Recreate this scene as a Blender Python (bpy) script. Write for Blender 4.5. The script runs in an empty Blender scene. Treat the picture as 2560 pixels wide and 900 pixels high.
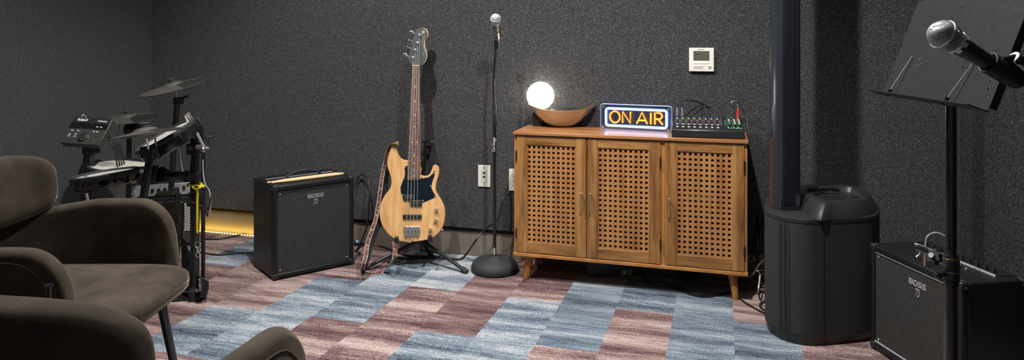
import bpy, bmesh, math, random
from mathutils import Vector, Matrix, Quaternion
random.seed(7)
PI = math.pi
SC = bpy.context.scene
COL = SC.collection
# ------------------------------------------------------------------ camera frame
F, HY, CX, CZ = 1780.0, 100.0, 1280.0, 1.19
TH = math.radians(16.55)
CT, ST = math.cos(TH), math.sin(TH)
CAMX, CAMY = 1.331, -3.704
def cw(X, Y, Z=0.0):            # metres right / ahead of the viewpoint -> world
    return Vector((CAMX + X*CT - Y*ST, CAMY + X*ST + Y*CT, Z))
def pt(px, py, Y):              # a sight line met at distance Y (viewpoint frame)
    return Vector(((px-CX)/F*Y, Y, CZ-(py-HY)/F*Y))
def fl(px, py, z=0.0):          # the same, met at height z
    return pt(px, py, (CZ-z)*F/(py-HY))
def V(*a): return Vector(a)

# ------------------------------------------------------------------ mesh builder
class B:
    def __init__(s, M=None):
        s.v = []; s.f = []; s.mi = []; s.M = M or Matrix.Identity(4); s.m = 0
    def add(s, vs, fs):
        o = len(s.v)
        s.v += [s.M @ Vector(q) for q in vs]
        for f in fs: s.f.append([i+o for i in f]); s.mi.append(s.m)
    def box(s, x0, x1, y0, y1, z0, z1):
        vs = [(x, y, z) for z in (z0, z1) for y in (y0, y1) for x in (x0, x1)]
        s.add(vs, [(0,2,3,1),(4,5,7,6),(0,1,5,4),(2,6,7,3),(0,4,6,2),(1,3,7,5)]); return s
    def cbox(s, c, d):
        return s.box(c[0]-d[0]/2, c[0]+d[0]/2, c[1]-d[1]/2, c[1]+d[1]/2, c[2]-d[2]/2, c[2]+d[2]/2)
    def rings(s, R, closed=False, cap=True, loop=True):
        n = len(R[0]); vs = [p for r in R for p in r]; fs = []
        K = len(R)
        for k in range(K if closed else K-1):
            a = k*n; b = ((k+1) % K)*n
            for i in range(n if loop else n-1):
                j = (i+1) % n; fs.append((a+i, a+j, b+j, b+i))
        if cap and not closed:
            fs.append(tuple(range(n))[::-1]); fs.append(tuple((K-1)*n+i for i in range(n)))
        s.add(vs, fs); return s
    def tube(s, P, r, n=10, closed=False, smooth=0, cap=True):
        P = [Vector(p) for p in P]
        if smooth: P = cat(P, smooth, closed)
        K = len(P); rs = r if isinstance(r, (list, tuple)) else [r]*K
        if len(rs) != K: rs = [rs[min(len(rs)-1, int(i*len(rs)/K))] for i in range(K)]
        T = []
        for i in range(K):
            a = P[(i-1) % K] if (closed or i) else P[0]
            b = P[(i+1) % K] if (closed or i < K-1) else P[-1]
            t = b-a; T.append(t.normalized() if t.length > 1e-9 else Vector((0,0,1)))
        N = T[0].orthogonal().normalized(); R = []
        for i in range(K):
            N = (N - T[i]*N.dot(T[i])); N = N.normalized() if N.length > 1e-6 else T[i].orthogonal().normalized()
            Bn = T[i].cross(N)
            R.append([P[i] + (N*math.cos(2*PI*k/n)+Bn*math.sin(2*PI*k/n))*rs[i] for k in range(n)])
        return s.rings(R, closed, cap)
    def cyl(s, a, b, r, r2=None, n=20):
        return s.tube([a, b], [r, r if r2 is None else r2], n)
    def lathe(s, prof, n=32, axis=None, at=(0,0,0)):
        Q = Quaternion() if axis is None else Vector((0,0,1)).rotation_difference(Vector(axis))
        R = [[Vector(at)+Q @ Vector((r*math.cos(2*PI*k/n), r*math.sin(2*PI*k/n), z)) for k in range(n)] for r, z in prof]
        if prof[0][0] > 1e-4 and prof[-1][0] > 1e-4: return s.rings(R, closed=True)
        return s.rings(R, cap=False)
    def prism(s, pts, z0, z1):
        return s.rings([[(x, y, z0) for x, y in pts], [(x, y, z1) for x, y in pts]])
    def vprism(s, pts, y0, y1):     # outline in x,z; extruded along y
        return s.rings([[(x, y1, z) for x, z in pts], [(x, y0, z) for x, z in pts]])
    def sell(s, c, r, e1=.6, e2=.6, n=32, m=20, fn=None):   # superellipsoid
        sg = lambda w, e: math.copysign(abs(w)**e, w)
        R = []
        for j in range(m+1):
            ph = -PI/2*.995 + PI*.995*j/m
            row = []
            for i in range(n):
                t = 2*PI*i/n
                p = Vector((r[0]*sg(math.cos(ph), e1)*sg(math.cos(t), e2), r[1]*sg(math.cos(ph), e1)*sg(math.sin(t), e2), r[2]*sg(math.sin(ph), e1)))
                if fn: p = fn(p)
                row.append(p+Vector(c))
            R.append(row)
        return s.rings(R)
    def build(s, name, mat, parent=None, bev=0, seg=2, ang=40, label=None, flat=False, loc=None):
        me = bpy.data.meshes.new(name)
        me.from_pydata([tuple(v) for v in s.v], [], s.f)
        mats = mat if isinstance(mat, (list, tuple)) else [mat]
        for m in mats: me.materials.append(m)
        bm = bmesh.new(); bm.from_mesh(me); bmesh.ops.recalc_face_normals(bm, faces=bm.faces); bm.to_mesh(me); bm.free()
        for p, k in zip(me.polygons, s.mi): p.material_index = k
        if not flat:
            for p in me.polygons: p.use_smooth = True
            me.set_sharp_from_angle(angle=math.radians(ang))
        o = bpy.data.objects.new(name, me); COL.objects.link(o)
        if parent: o.parent = parent
        if loc is not None: o.location = loc
        if bev:
            md = o.modifiers.new('Bevel', 'BEVEL'); md.width = bev; md.segments = seg; md.limit_method = 'ANGLE'; md.angle_limit = math.radians(35)
        if label: o['label'] = label
        return o
def cat(P, k, closed=False):
    n = len(P); out = []
    for i in range(n if closed else n-1):
        p0 = P[(i-1) % n] if (closed or i) else P[0]*2-P[1]
        p1 = P[i]; p2 = P[(i+1) % n]
        p3 = P[(i+2) % n] if (closed or i < n-2) else p2*2-p1
        for j in range(k):
            t = j/k
            out.append(.5*((2*p1)+(p2-p0)*t+(2*p0-5*p1+4*p2-p3)*t*t+(3*p1-p0-3*p2+p3)*t**3))
    if not closed: out.append(P[-1].copy())
    return out
def cat2(pts, k=6, closed=True):
    return [(p.x, p.y) for p in cat([Vector((a, b, 0)) for a, b in pts], k, closed)]
def rrect(w, h, r, n=6, cx=0, cy=0):
    out = []
    for sx, sy, a0 in ((1,1,0),(-1,1,90),(-1,-1,180),(1,-1,270)):
        for k in range(n+1):
            a = math.radians(a0+90*k/n)
            out.append((cx+sx*(w/2-r)+r*math.cos(a), cy+sy*(h/2-r)+r*math.sin(a)))
    return out
def orient(at, axis, up=None):      # local z along axis
    z = Vector(axis).normalized()
    if up is None: return Matrix.Translation(at) @ Vector((0,0,1)).rotation_difference(z).to_matrix().to_4x4()
    x = Vector(up).cross(z).normalized(); y = z.cross(x)
    return Matrix.Translation(at) @ Matrix((x, y, z)).transposed().to_4x4()

# ------------------------------------------------------------------ objects
def thing(name, label, cat_, loc, rotz=0.0, group=None):
    o = bpy.data.objects.new(name, None); COL.objects.link(o); o.empty_display_size = .05
    o.location = loc; o.rotation_euler = (0, 0, rotz); o['label'] = label; o['category'] = cat_
    if group: o['group'] = group
    return o
def cthing(name, label, cat_, c, rot=0.0, group=None):   # c in viewpoint frame
    return thing(name, label, cat_, cw(*c), TH+math.radians(rot), group)
def tag(o, label, cat_, group=None):
    o['label'] = label; o['category'] = cat_
    if group: o['group'] = group
    return o
def off(c): return Matrix.Translation(-Vector(c))
def dupe(root, loc, label, rotz=None):
    r = root.copy(); COL.objects.link(r); r.location = loc; r['label'] = label
    if rotz is not None: r.rotation_euler = (0, 0, rotz)
    for ch in list(root.children):
        c = ch.copy(); COL.objects.link(c); c.parent = r
        for g in ch.children:
            d = g.copy(); COL.objects.link(d); d.parent = c
    return r
def structure(o): o['kind'] = 'structure'; return o

# ------------------------------------------------------------------ materials
def nmat(name):
    m = bpy.data.materials.new(name); m.use_nodes = True
    nt = m.node_tree; return m, nt, nt.nodes['Principled BSDF'], nt.nodes, nt.links
def flat(name, col, rough=.5, metal=0, bump=0, bscale=300, coat=0, spec=.5, emit=None, es=0, sheen=0):
    m, nt, b, N, L = nmat(name)
    b.inputs['Base Color'].default_value = (*col, 1); b.inputs['Roughness'].default_value = rough
    b.inputs['Metallic'].default_value = metal; b.inputs['Coat Weight'].default_value = coat
    b.inputs['Specular IOR Level'].default_value = spec
    if sheen: b.inputs['Sheen Weight'].default_value = sheen
    if emit: b.inputs['Emission Color'].default_value = (*emit, 1); b.inputs['Emission Strength'].default_value = es
    tc = N.new('ShaderNodeTexCoord'); n = N.new('ShaderNodeTexNoise'); n.inputs['Scale'].default_value = bscale; n.inputs['Detail'].default_value = 4
    L.new(tc.outputs['Object'], n.inputs['Vector'])
    r = N.new('ShaderNodeMapRange'); r.inputs['To Min'].default_value = max(0, rough-.05); r.inputs['To Max'].default_value = min(1, rough+.06)
    L.new(n.outputs['Fac'], r.inputs['Value']); L.new(r.outputs['Result'], b.inputs['Roughness'])
    if bump:
        bp = N.new('ShaderNodeBump'); bp.inputs['Strength'].default_value = bump; bp.inputs['Distance'].default_value = .001
        L.new(n.outputs['Fac'], bp.inputs['Height']); L.new(bp.outputs['Normal'], b.inputs['Normal'])
    return m
def ramp(N, L, src, stops):
    r = N.new('ShaderNodeValToRGB'); e = r.color_ramp.elements
    while len(e) > 1: e.remove(e[-1])
    e[0].position = stops[0][0]; e[0].color = (*stops[0][1], 1)
    for p, c in stops[1:]:
        q = e.new(p); q.color = (*c, 1)
    L.new(src, r.inputs['Fac']); return r.outputs['Color']
def mapping(N, L, sc, coord='Object', rot=(0,0,0)):
    tc = N.new('ShaderNodeTexCoord'); mp = N.new('ShaderNodeMapping'); mp.inputs['Scale'].default_value = sc; mp.inputs['Rotation'].default_value = rot
    L.new(tc.outputs[coord], mp.inputs['Vector']); return mp.outputs['Vector']
def noise(N, L, vec, scale, detail=3, rough=.5):
    n = N.new('ShaderNodeTexNoise'); n.inputs['Scale'].default_value = scale; n.inputs['Detail'].default_value = detail; n.inputs['Roughness'].default_value = rough
    L.new(vec, n.inputs['Vector']); return n.outputs['Fac']
def mixc(N, L, fac, a, b, mode='MIX'):
    m = N.new('ShaderNodeMix'); m.data_type = 'RGBA'; m.blend_type = mode
    for s, k in ((fac, 0), (a, 6), (b, 7)):
        if isinstance(s, (int, float)): m.inputs[k].default_value = s
        elif isinstance(s, tuple): m.inputs[k].default_value = (*s, 1)
        else: L.new(s, m.inputs[k])
    return m.outputs[2]
def math_(N, L, op, a, b=None):
    m = N.new('ShaderNodeMath'); m.operation = op
    for i, s in enumerate((a, b)):
        if s is None: continue
        if isinstance(s, (int, float)): m.inputs[i].default_value = s
        else: L.new(s, m.inputs[i])
    return m.outputs[0]
def bump(N, L, b, h, st=.5, d=.002):
    bp = N.new('ShaderNodeBump'); bp.inputs['Strength'].default_value = st; bp.inputs['Distance'].default_value = d
    L.new(h, bp.inputs['Height']); L.new(bp.outputs['Normal'], b.inputs['Normal'])

def felt(name, st):
    m, nt, b, N, L = nmat(name)
    v = mapping(N, L, st)
    a = noise(N, L, v, 165, 4, .8)
    c1 = ramp(N, L, a, [(.34, (.003,.003,.004)), (.48, (.014,.014,.016)), (.58, (.046,.046,.049)), (.72, (.19,.19,.19))])
    vb = mapping(N, L, tuple(x*.9 for x in st), rot=(.6,.4,.9))
    f2 = noise(N, L, vb, 330, 2, .6)
    k = ramp(N, L, f2, [(.66, (0,0,0)), (.74, (1,1,1))])
    c2 = mixc(N, L, k, c1, (.24,.235,.225))
    L.new(c2, b.inputs['Base Color']); b.inputs['Roughness'].default_value = .95; b.inputs['Specular IOR Level'].default_value = .15
    b.inputs['Sheen Weight'].default_value = .25; b.inputs['Sheen Roughness'].default_value = .6
    bump(N, L, b, a, .6, .003); return m
FELT = felt('acoustic_felt', (1,1,1.3)); FELT_R = felt('acoustic_felt_side', (1,1.15,.9)); FELT_R.node_tree.nodes['Principled BSDF'].inputs['Sheen Weight'].default_value = .0

def carpet():
    m, nt, b, N, L = nmat('carpet')
    at = N.new('ShaderNodeAttribute'); at.attribute_name = 'tone'      # per plank: r = colourway, g = pattern shift, b = shade
    sep = N.new('ShaderNodeSeparateColor'); L.new(at.outputs['Color'], sep.inputs['Color'])
    tc = N.new('ShaderNodeTexCoord'); sx = N.new('ShaderNodeSeparateXYZ'); L.new(tc.outputs['Object'], sx.inputs[0])
    sh = math_(N, L, 'MULTIPLY', sep.outputs['Green'], 37.0)
    def vec(kx, ky):
        c = N.new('ShaderNodeCombineXYZ')
        L.new(math_(N, L, 'MULTIPLY', sx.outputs['X'], kx), c.inputs[0])
        L.new(math_(N, L, 'MULTIPLY', sx.outputs['Y'], ky), c.inputs[1]); L.new(sh, c.inputs[2]); return c.outputs[0]
    band = noise(N, L, vec(.9, 11), 1, 2, .45)
    streak = noise(N, L, vec(9, 95), 1, 3, .6)
    pile = noise(N, L, vec(170, 330), 1, 2, .6)
    t = math_(N, L, 'ADD', math_(N, L, 'MULTIPLY', band, 1.15), math_(N, L, 'MULTIPLY', streak, .75))
    t = math_(N, L, 'ADD', t, math_(N, L, 'MULTIPLY', pile, 1.15))
    t = math_(N, L, 'ADD', t, math_(N, L, 'MULTIPLY', sep.outputs['Blue'], .16))
    t = math_(N, L, 'SUBTRACT', t, 1.08)
    blue = ramp(N, L, t, [(.13, (.026,.022,.034)), (.34, (.082,.102,.138)), (.50, (.142,.186,.235)), (.66, (.265,.30,.335)), (.84, (.46,.455,.47))])
    plum = ramp(N, L, t, [(.13, (.028,.014,.020)), (.34, (.095,.054,.060)), (.50, (.18,.115,.113)), (.66, (.30,.21,.195)), (.84, (.46,.37,.34))])
    L.new(mixc(N, L, sep.outputs['Red'], blue, plum), b.inputs['Base Color'])
    b.inputs['Roughness'].default_value = .95; b.inputs['Specular IOR Level'].default_value = .1
    bump(N, L, b, pile, .5, .003); return m
CARPET = carpet()

def wood(name, cols, grain='X', sc=1.0, rough=.42):
    m, nt, b, N, L = nmat(name)
    s = {'X': (1.2, 16, 16), 'Z': (16, 16, 1.2), 'Y': (16, 1.2, 16)}[grain]
    v = mapping(N, L, tuple(q*sc for q in s))
    d = noise(N, L, v, 1.6, 4, .6)
    v2 = mapping(N, L, tuple(q*sc*6 for q in s)); f = noise(N, L, v2, 2.2, 3, .6)
    t = math_(N, L, 'ADD', math_(N, L, 'MULTIPLY', d, .75), math_(N, L, 'MULTIPLY', f, .25))
    c = ramp(N, L, t, [(.34, cols[0]), (.46, cols[1]), (.54, cols[2]), (.66, cols[3])])
    L.new(c, b.inputs['Base Color']); b.inputs['Roughness'].default_value = rough
    bump(N, L, b, f, .12, .0006); return m
WC = [(.10,.038,.010), (.21,.092,.026), (.30,.145,.045), (.39,.205,.072)]
WOODX = wood('walnut_rail', WC, 'X'); WOODZ = wood('walnut_stile', WC, 'Z')
WOODL = wood('lattice_wood', [(.22,.088,.026),(.32,.14,.044),(.36,.168,.056),(.42,.205,.07)], 'Z', .7)
WOODT = wood('cabinet_top', [(.21,.085,.03),(.29,.125,.046),(.34,.155,.06),(.40,.20,.085)], 'X', .6, .3)
WOODE = wood('cabinet_edge', [(.28,.11,.022),(.35,.148,.035),(.39,.172,.043),(.44,.21,.06)], 'Z', .6)
LEGW = wood('leg_wood', [(.26,.10,.022),(.36,.15,.035),(.40,.175,.045),(.46,.21,.06)], 'Z', .6, .35)
ASH = wood('bass_body_wood', [(.46,.235,.085),(.55,.305,.125),(.60,.35,.15),(.66,.41,.19)], 'Z', 1.3, .3)
ROSE = wood('rosewood', [(.045,.020,.014),(.085,.040,.028),(.12,.060,.042),(.16,.085,.06)], 'Z', 3, .5)
MAPLE = wood('maple', [(.50,.32,.15),(.62,.42,.21),(.66,.46,.25),(.70,.50,.28)], 'Z', 2, .4)
STICK = wood('hickory', [(.55,.37,.18),(.66,.47,.26),(.70,.51,.29),(.74,.56,.33)], 'X', 2, .5)
BLK = flat('black_plastic', (.014,.014,.016), .42)
BLKM = flat('black_metal', (.012,.012,.013), .28, .2, coat=.3)
BLKG = flat('black_gloss', (.008,.008,.009), .14, 0, coat=.5)
BLKR = flat('black_rubber', (.020,.020,.021), .7, bump=.1)
TOLEX = flat('black_tolex', (.008,.008,.009), .40, spec=.35, bump=.5, bscale=700)
CHROME = flat('chrome', (.80,.80,.82), .17, .88)
STEEL = flat('steel', (.45,.45,.46), .28, 1)
NICKEL = flat('satin_nickel', (.34,.33,.31), .30, 1)
BRASS = flat('brushed_brass', (.62,.44,.20), .30, 1)
WHITE = flat('white_plastic', (.62,.60,.56), .4)
LOGO = flat('logo_grey', (.42,.42,.43), .4, .3)
LOGO_BG = flat('logo_plate', (.008,.008,.008), .5)
TAUPE = flat('baseboard_taupe', (.17,.142,.115), .6)
GAPSHADE = flat('gap_shade_black', (.010,.009,.008), .8)  # near-black colour standing in for shade below the felt edge
CEIL = flat('ceiling_paint', (.05,.05,.052), .9)
GREYB = flat('grey_headstock', (.048,.056,.062), .38)
PG = flat('pickguard_black', (.005,.011,.018), .08, 0, coat=.8)
LEATHER = flat('tan_leather', (.20,.12,.055), .6, bump=.3)
YEL = flat('yellow_coil', (.75,.62,.02), .35)
WCAB = flat('white_cable', (.62,.60,.57), .5)
GREYC = flat('grey_cable', (.30,.33,.36), .45)
PAPER = flat('white_paper', (.66,.66,.66), .7)
REDP = flat('red_plastic', (.70,.045,.02), .4); GRNP = flat('green_plastic', (.02,.42,.13), .4)
BLUP = flat('blue_cap', (.015,.16,.52), .4); YELP = flat('yellow_cap', (.65,.48,.03), .4); BRNP = flat('maroon_cap', (.10,.035,.03), .4)
LGREY = flat('light_grey_print', (.36,.37,.38), .5); DGREY = flat('dark_grey_print', (.045,.046,.048), .5)
MIXP = flat('mixer_panel', (.012,.012,.014), .45); MIXB = flat('mixer_case', (.016,.016,.019), .30, coat=.2)
MODP = flat('module_panel', (.030,.030,.029), .45); MODU = flat('module_side', (.045,.042,.036), .5)
HEADM = flat('drum_head_mesh', (.42,.42,.38), .55, bump=.2, bscale=900)
CYM = flat('cymbal_rubber', (.055,.053,.050), .5, bump=.15, bscale=90)
CYMD = flat('cymbal_dark_zone', (.012,.012,.012), .55)
DESK = flat('desk_black', (.019,.019,.020), .40, .2, bump=.05, bscale=60)
CLIPM = flat('clip_rubber', (.012,.012,.014), .62, spec=.3)
MICB = flat('mic_body', (.020,.021,.023), .38, .3); MICG = flat('mic_body_grey', (.17,.165,.15), .38, .6)
MESHM = flat('mic_mesh', (.68,.69,.72), .38, .55)
MESHI = flat('mic_foam', (.015,.015,.017), .9)
SPKB = flat('speaker_column', (.022,.026,.034), .25, .3, coat=.3)
SPKC = flat('speaker_cap', (.016,.017,.019), .42, bump=.2, bscale=500)
GOLDB = flat('bowl_champagne', (.66,.61,.55), .30, .85)
GOLDI = flat('bowl_gold', (.80,.64,.32), .25, 1)
PARCH = flat('kick_yellowish', (.02,.019,.012), .12, .3)
LAB = flat('sticker_grey', (.25,.26,.27), .4)
DOTM = flat('inlay', (.75,.66,.42), .3)

def emis(name, col, st):
    m, nt, b, N, L = nmat(name)
    b.inputs['Base Color'].default_value = (.02,.02,.02,1); b.inputs['Emission Color'].default_value = (*col, 1); b.inputs['Emission Strength'].default_value = st
    return m
GLOBE = emis('globe_glow', (1,.92,.78), 13)
NEONW = emis('neon_white', (.70,.82,1), 11); NEONB = emis('neon_blue_halo', (.14,.26,1), 4)
NEONY = emis('neon_yellow', (1,.50,.03), 3.0); NEONO = emis('neon_orange_halo', (1,.12,.005), 1.9)
LEDY = emis('led_yellow', (1,.72,.16), 16); LEDB = emis('led_blue', (.05,.30,1), 5); LEDG = emis('led_green', (.70,1,.05), 3)
BLACKG = flat('lcd', (.075,.085,.055), .25)

def glassm():
    m, nt, b, N, L = nmat('acrylic')
    t = N.new('ShaderNodeBsdfTransparent'); t.inputs[0].default_value = (.86,.90,.96,1)
    g = N.new('ShaderNodeBsdfGlossy'); g.inputs['Roughness'].default_value = .03
    mx = N.new('ShaderNodeMixShader'); mx.inputs[0].default_value = .10
    L.new(t.outputs[0], mx.inputs[1]); L.new(g.outputs[0], mx.inputs[2]); L.new(mx.outputs[0], N['Material Output'].inputs[0]); return m
ACRYL = glassm()
ACRE = flat('acrylic_edge', (.45,.58,.80), .15, 0, coat=.5)

def velvet():
    m, nt, b, N, L = nmat('taupe_velvet')
    v = mapping(N, L, (1,1,1)); a = noise(N, L, v, 9, 5, .6); f = noise(N, L, v, 900, 2)
    t = math_(N, L, 'ADD', math_(N, L, 'MULTIPLY', a, .8), math_(N, L, 'MULTIPLY', f, .2))
    c = ramp(N, L, t, [(.35, (.032,.025,.019)), (.65, (.072,.058,.045))])
    L.new(c, b.inputs['Base Color']); b.inputs['Roughness'].default_value = .9; b.inputs['Specular IOR Level'].default_value = .1
    b.inputs['Sheen Weight'].default_value = 1; b.inputs['Sheen Roughness'].default_value = .28; b.inputs['Sheen Tint'].default_value = (.62,.52,.43,1)
    bump(N, L, b, f, .15, .001); return m
VELVET = velvet(); THREAD = flat('stitch_thread', (.09,.075,.06), .8)

def grille(name, a, c, sc=450):      # woven speaker cloth
    m, nt, b, N, L = nmat(name)
    v = mapping(N, L, (1,1,1)); ck = N.new('ShaderNodeTexVoronoi'); ck.inputs['Scale'].default_value = sc
    L.new(v, ck.inputs['Vector'])
    n2 = noise(N, L, v, sc*.35, 3, .7)
    t = math_(N, L, 'MULTIPLY', ck.outputs['Distance'], n2)
    col = ramp(N, L, t, [(.10, a), (.36, c)])
    L.new(col, b.inputs['Base Color']); b.inputs['Roughness'].default_value = .8; bump(N, L, b, ck.outputs['Distance'], .6, .001); return m
CLOTH = grille('grille_cloth', (.003,.003,.004), (.034,.035,.037))
CLOTHB = grille('grille_cloth_fine', (.003,.003,.003), (.026,.025,.023), 380)
SPKG = grille('speaker_grille', (.006,.006,.007), (.022,.022,.023), 900)

def honey():                         # punched steel with round holes
    m, nt, b, N, L = nmat('punched_steel')
    v = mapping(N, L, (1,1,1)); sx = N.new('ShaderNodeSeparateXYZ'); L.new(v, sx.inputs[0])
    p = .0105
    def cell(ox, oz):
        fx = math_(N, L, 'SUBTRACT', math_(N, L, 'FRACT', math_(N, L, 'ADD', math_(N, L, 'DIVIDE', sx.outputs['X'], p), 100+ox)), .5)
        fz = math_(N, L, 'MULTIPLY', math_(N, L, 'SUBTRACT', math_(N, L, 'FRACT', math_(N, L, 'ADD', math_(N, L, 'DIVIDE', sx.outputs['Z'], p*1.5), 100+oz)), .5), 1.5)
        return math_(N, L, 'SQRT', math_(N, L, 'ADD', math_(N, L, 'MULTIPLY', fx, fx), math_(N, L, 'MULTIPLY', fz, fz)))
    d = math_(N, L, 'MINIMUM', cell(0, 0), cell(.5, .5))
    k = ramp(N, L, d, [(.33, (0,0,0)), (.38, (1,1,1))])
    L.new(mixc(N, L, k, (.006,.006,.006), (.62,.61,.58)), b.inputs['Base Color']); b.inputs['Roughness'].default_value = .35; return m
HONEY = honey()

def strapm():
    m, nt, b, N, L = nmat('woven_strap')
    v = mapping(N, L, (1,1,1), 'Object'); n1 = noise(N, L, v, 130, 2, .5)
    c = ramp(N, L, n1, [(.42, (.02,.014,.014)), (.49, (.17,.022,.014)), (.56, (.22,.06,.03)), (.66, (.32,.24,.18))])
    L.new(c, b.inputs['Base Color']); b.inputs['Roughness'].default_value = .85; return m
STRAP = strapm()

# ------------------------------------------------------------------ text
def text(s, size, mat, parent, M, ext=.0004, name='lettering', align='LEFT', shear=0, bold=0):
    cu = bpy.data.curves.new('t', 'FONT'); cu.body = s; cu.size = size; cu.extrude = ext; cu.align_x = align; cu.shear = shear; cu.offset = bold
    t = bpy.data.objects.new('t', cu); me = bpy.data.meshes.new_from_object(t)
    bpy.data.objects.remove(t); bpy.data.curves.remove(cu)
    me.transform(M); me.materials.clear(); me.materials.append(mat)
    me.name = name; o = bpy.data.objects.new(name, me); COL.objects.link(o); o.parent = parent; return o
FRONT = Matrix.Rotation(PI/2, 4, 'X')     # text standing in xz, read from -y

# ================================================================== SETTING
XL, XR = -2.152, 2.36; YN = -4.6; HC = 2.75
def floor():
    b = B(); cols = []
    su, sv = .2488, .4696; u0, v0 = -.868, -.544
    tab = {-2: {-5:1,-4:1,-3:1,-2:1,-1:1,0:1,1:1,2:0,3:0,4:1,5:1,6:0,7:0,8:1,9:1,10:1},
           -1: {-5:1,-4:1,-3:1,-2:0,-1:1,0:1,1:1,2:0,3:0,4:1,5:1,6:0,7:0,8:0,9:1,10:1,11:0},
            0: {-5:0,-4:1,-3:1,-2:1,-1:1,0:1,1:0,2:0,3:1,4:1,5:0,6:0,7:1,8:0,9:0,10:1,11:1},
            1: {-4:0,-3:0,-2:1,-1:1,0:0,1:0,2:1,3:1,4:0,5:0,6:1,7:1,8:0,9:0,10:1,11:1},
            2: {-2:0,-1:0,0:1,1:1,2:1,3:0,4:0,5:1,6:1,7:0,8:1,9:1}}
    x_lo, x_hi, y_lo, y_hi = XL-.1, XR+.1, YN-.1, .1
    for i in range(-6, 14):
        for j in range(-3, 10):
            x0 = max(x_lo, u0+i*su); x1 = min(x_hi, u0+(i+1)*su)
            y1 = min(y_hi, v0-j*sv); y0 = max(y_lo, v0-(j+1)*sv)
            if x1 <= x0 or y1 <= y0: continue
            b.add([(x0,y0,0),(x1,y0,0),(x1,y1,0),(x0,y1,0)], [(0,1,2,3)])
            pair = (j+1)//2 if i % 2 == 0 else j//2
            rr = random.Random(i*131+pair*17+5)
            c = tab.get(j, {}).get(i)
            if c is None: c = 1 if rr.random() < .5 else 0
            cols.append((c, rr.random(), rr.random()))
    o = b.build('floor', CARPET, flat=True)
    a = o.data.color_attributes.new('tone', 'FLOAT_COLOR', 'CORNER')
    for p in o.data.polygons:
        for li in p.loop_indices: a.data[li].color = (*cols[p.index], 1)
    structure(o)
floor()
b = B()
b.box(XL-.1, .8655, -.02, .1, .155, HC).box(.8682, XR+.1, -.02, .1, .155, HC)
structure(b.build('wall_back', FELT, bev=.002))
structure(B().box(XL-.1, XL, YN, .1, .155, HC).build('wall_left', FELT))
structure(B().box(XR, XR+.1, YN, .1, .155, HC).build('wall_right', FELT_R))
structure(B().box(XL-.1, XR+.1, YN, .1, HC, HC+.1).build('ceiling', CEIL))
structure(B().box(XL, XR, 0, .1, 0, .137).build('baseboard_back', TAUPE, bev=.003))
structure(B().box(XL, XR, -.006, .1, .137, .155).build('gap_shade_1', GAPSHADE))  # black strip drawn in for the shadow gap under the felt
structure(B().box(XL-.1, XL+.0, YN, .0, 0, .155).build('baseboard_left', TAUPE))
structure(B().box(XR, XR+.1, YN, .0, 0, .155).build('baseboard_right', TAUPE))

# ================================================================== CABINET (wall aligned)
cab = thing('sideboard', 'walnut three-door sideboard with square lattice door panels on splayed legs', 'cabinet', (.336, -.32, 0))
CW, CD = 1.098, .288
for q_ in (0, CW-.012): B().box(q_, q_+.012, .004, CD, .14, .722).build('side_panel', WOODE, cab, bev=.001)
B().box(.712, .732, .004, CD, .14, .722).build('divider', WOODE, cab, bev=.001)
B().box(.012, CW-.012, CD-.006, CD, .14, .722).build('back_panel', WOODX, cab)
B().box(-.004, CW+.004, -.012, CD, .722, .737).build('top_board', WOODT, cab, bev=.002)
B().box(-.003, CW+.003, -.008, CD, .124, .14).build('bottom_board', WOODE, cab, bev=.002)
B().box(.012, .712, .03, CD-.006, .405, .417).box(.732, CW-.012, .03, CD-.006, .405, .417).build('shelf', WOODX, cab)
def door(x0, x1, hinge_r, handle_r):
    z0, z1 = .1435, .7195; sx0, sx1 = .052, .052
    w = x1-x0; o0, o1 = x0+sx0, x1-sx1; pz0, pz1 = .195, .674
    p = thing('t', '', '', (0,0,0)); bpy.data.objects.remove(p)
    b = B()
    b.box(x0, o0, -.004, .014, z0, z1).box(o1, x1, -.004, .014, z0, z1)
    b.m = 1
    b.box(o0, o1, -.003, .013, z0, pz0).box(o0, o1, -.003, .013, pz1, z1)
    d = b.build('door', [WOODZ, WOODX], cab, bev=.0012)
    l = B(); nc, nr = 10, 20; pw = (o1-o0)/nc; ph = (pz1-pz0)/nr; hw = pw*.27
    for k in range(nc+1):
        c = o0+k*pw; l.box(max(o0, c-pw*.25), min(o1, c+pw*.25), .0015, .0065, pz0, pz1)
    for k in range(nr+1):
        c = pz0+k*ph; l.box(o0, o1, .0032, .0095, max(pz0, c-ph*.26), min(pz1, c+ph*.26))
    l.build('lattice_panel', WOODL, d, flat=True)
    hx = (x1-.022) if handle_r else (x0+.020)
    h = B().box(hx-.0055, hx+.0055, -.022, -.017, .372, .457).box(hx-.004, hx+.004, -.018, -.003, .382, .388).box(hx-.004, hx+.004, -.018, -.003, .441, .447)
    h.build('handle', BRASS, d, bev=.001, label='brass bar handle')
    gx = x1+.001 if hinge_r else x0-.001
    for zc in (.235, .618):
        B().cyl((gx, -.006, zc-.026), (gx, -.006, zc+.026), .003, n=10).box(gx-.004, gx+.004, -.005, .0, zc-.024, zc+.024).build('hinge', BLKM, d)
door(.0135, .3620, False, True); door(.3655, .7115, True, False); door(.7335, 1.0845, True, False)
for lx, ly, dx, dy in ((.068,.046,-.016,-.012),(1.034,.046,.014,-.012),(.068,CD-.046,-.016,.012),(1.034,CD-.046,.014,.012)):
    b = B(); b.lathe([(.0, .0005), (.0125,.0005),(.014,.004),(.0215,.11),(.0215,.114)], 24)
    for i, v in enumerate(b.v): b.v[i] = Vector((v.x+lx+dx*(1-v.z/.114), v.y+ly+dy*(1-v.z/.114), v.z))
    b.box(lx-.035, lx+.035, ly-.03, ly+.03, .113, .124)
    b.build('leg', LEGW, cab, bev=.001)
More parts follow.
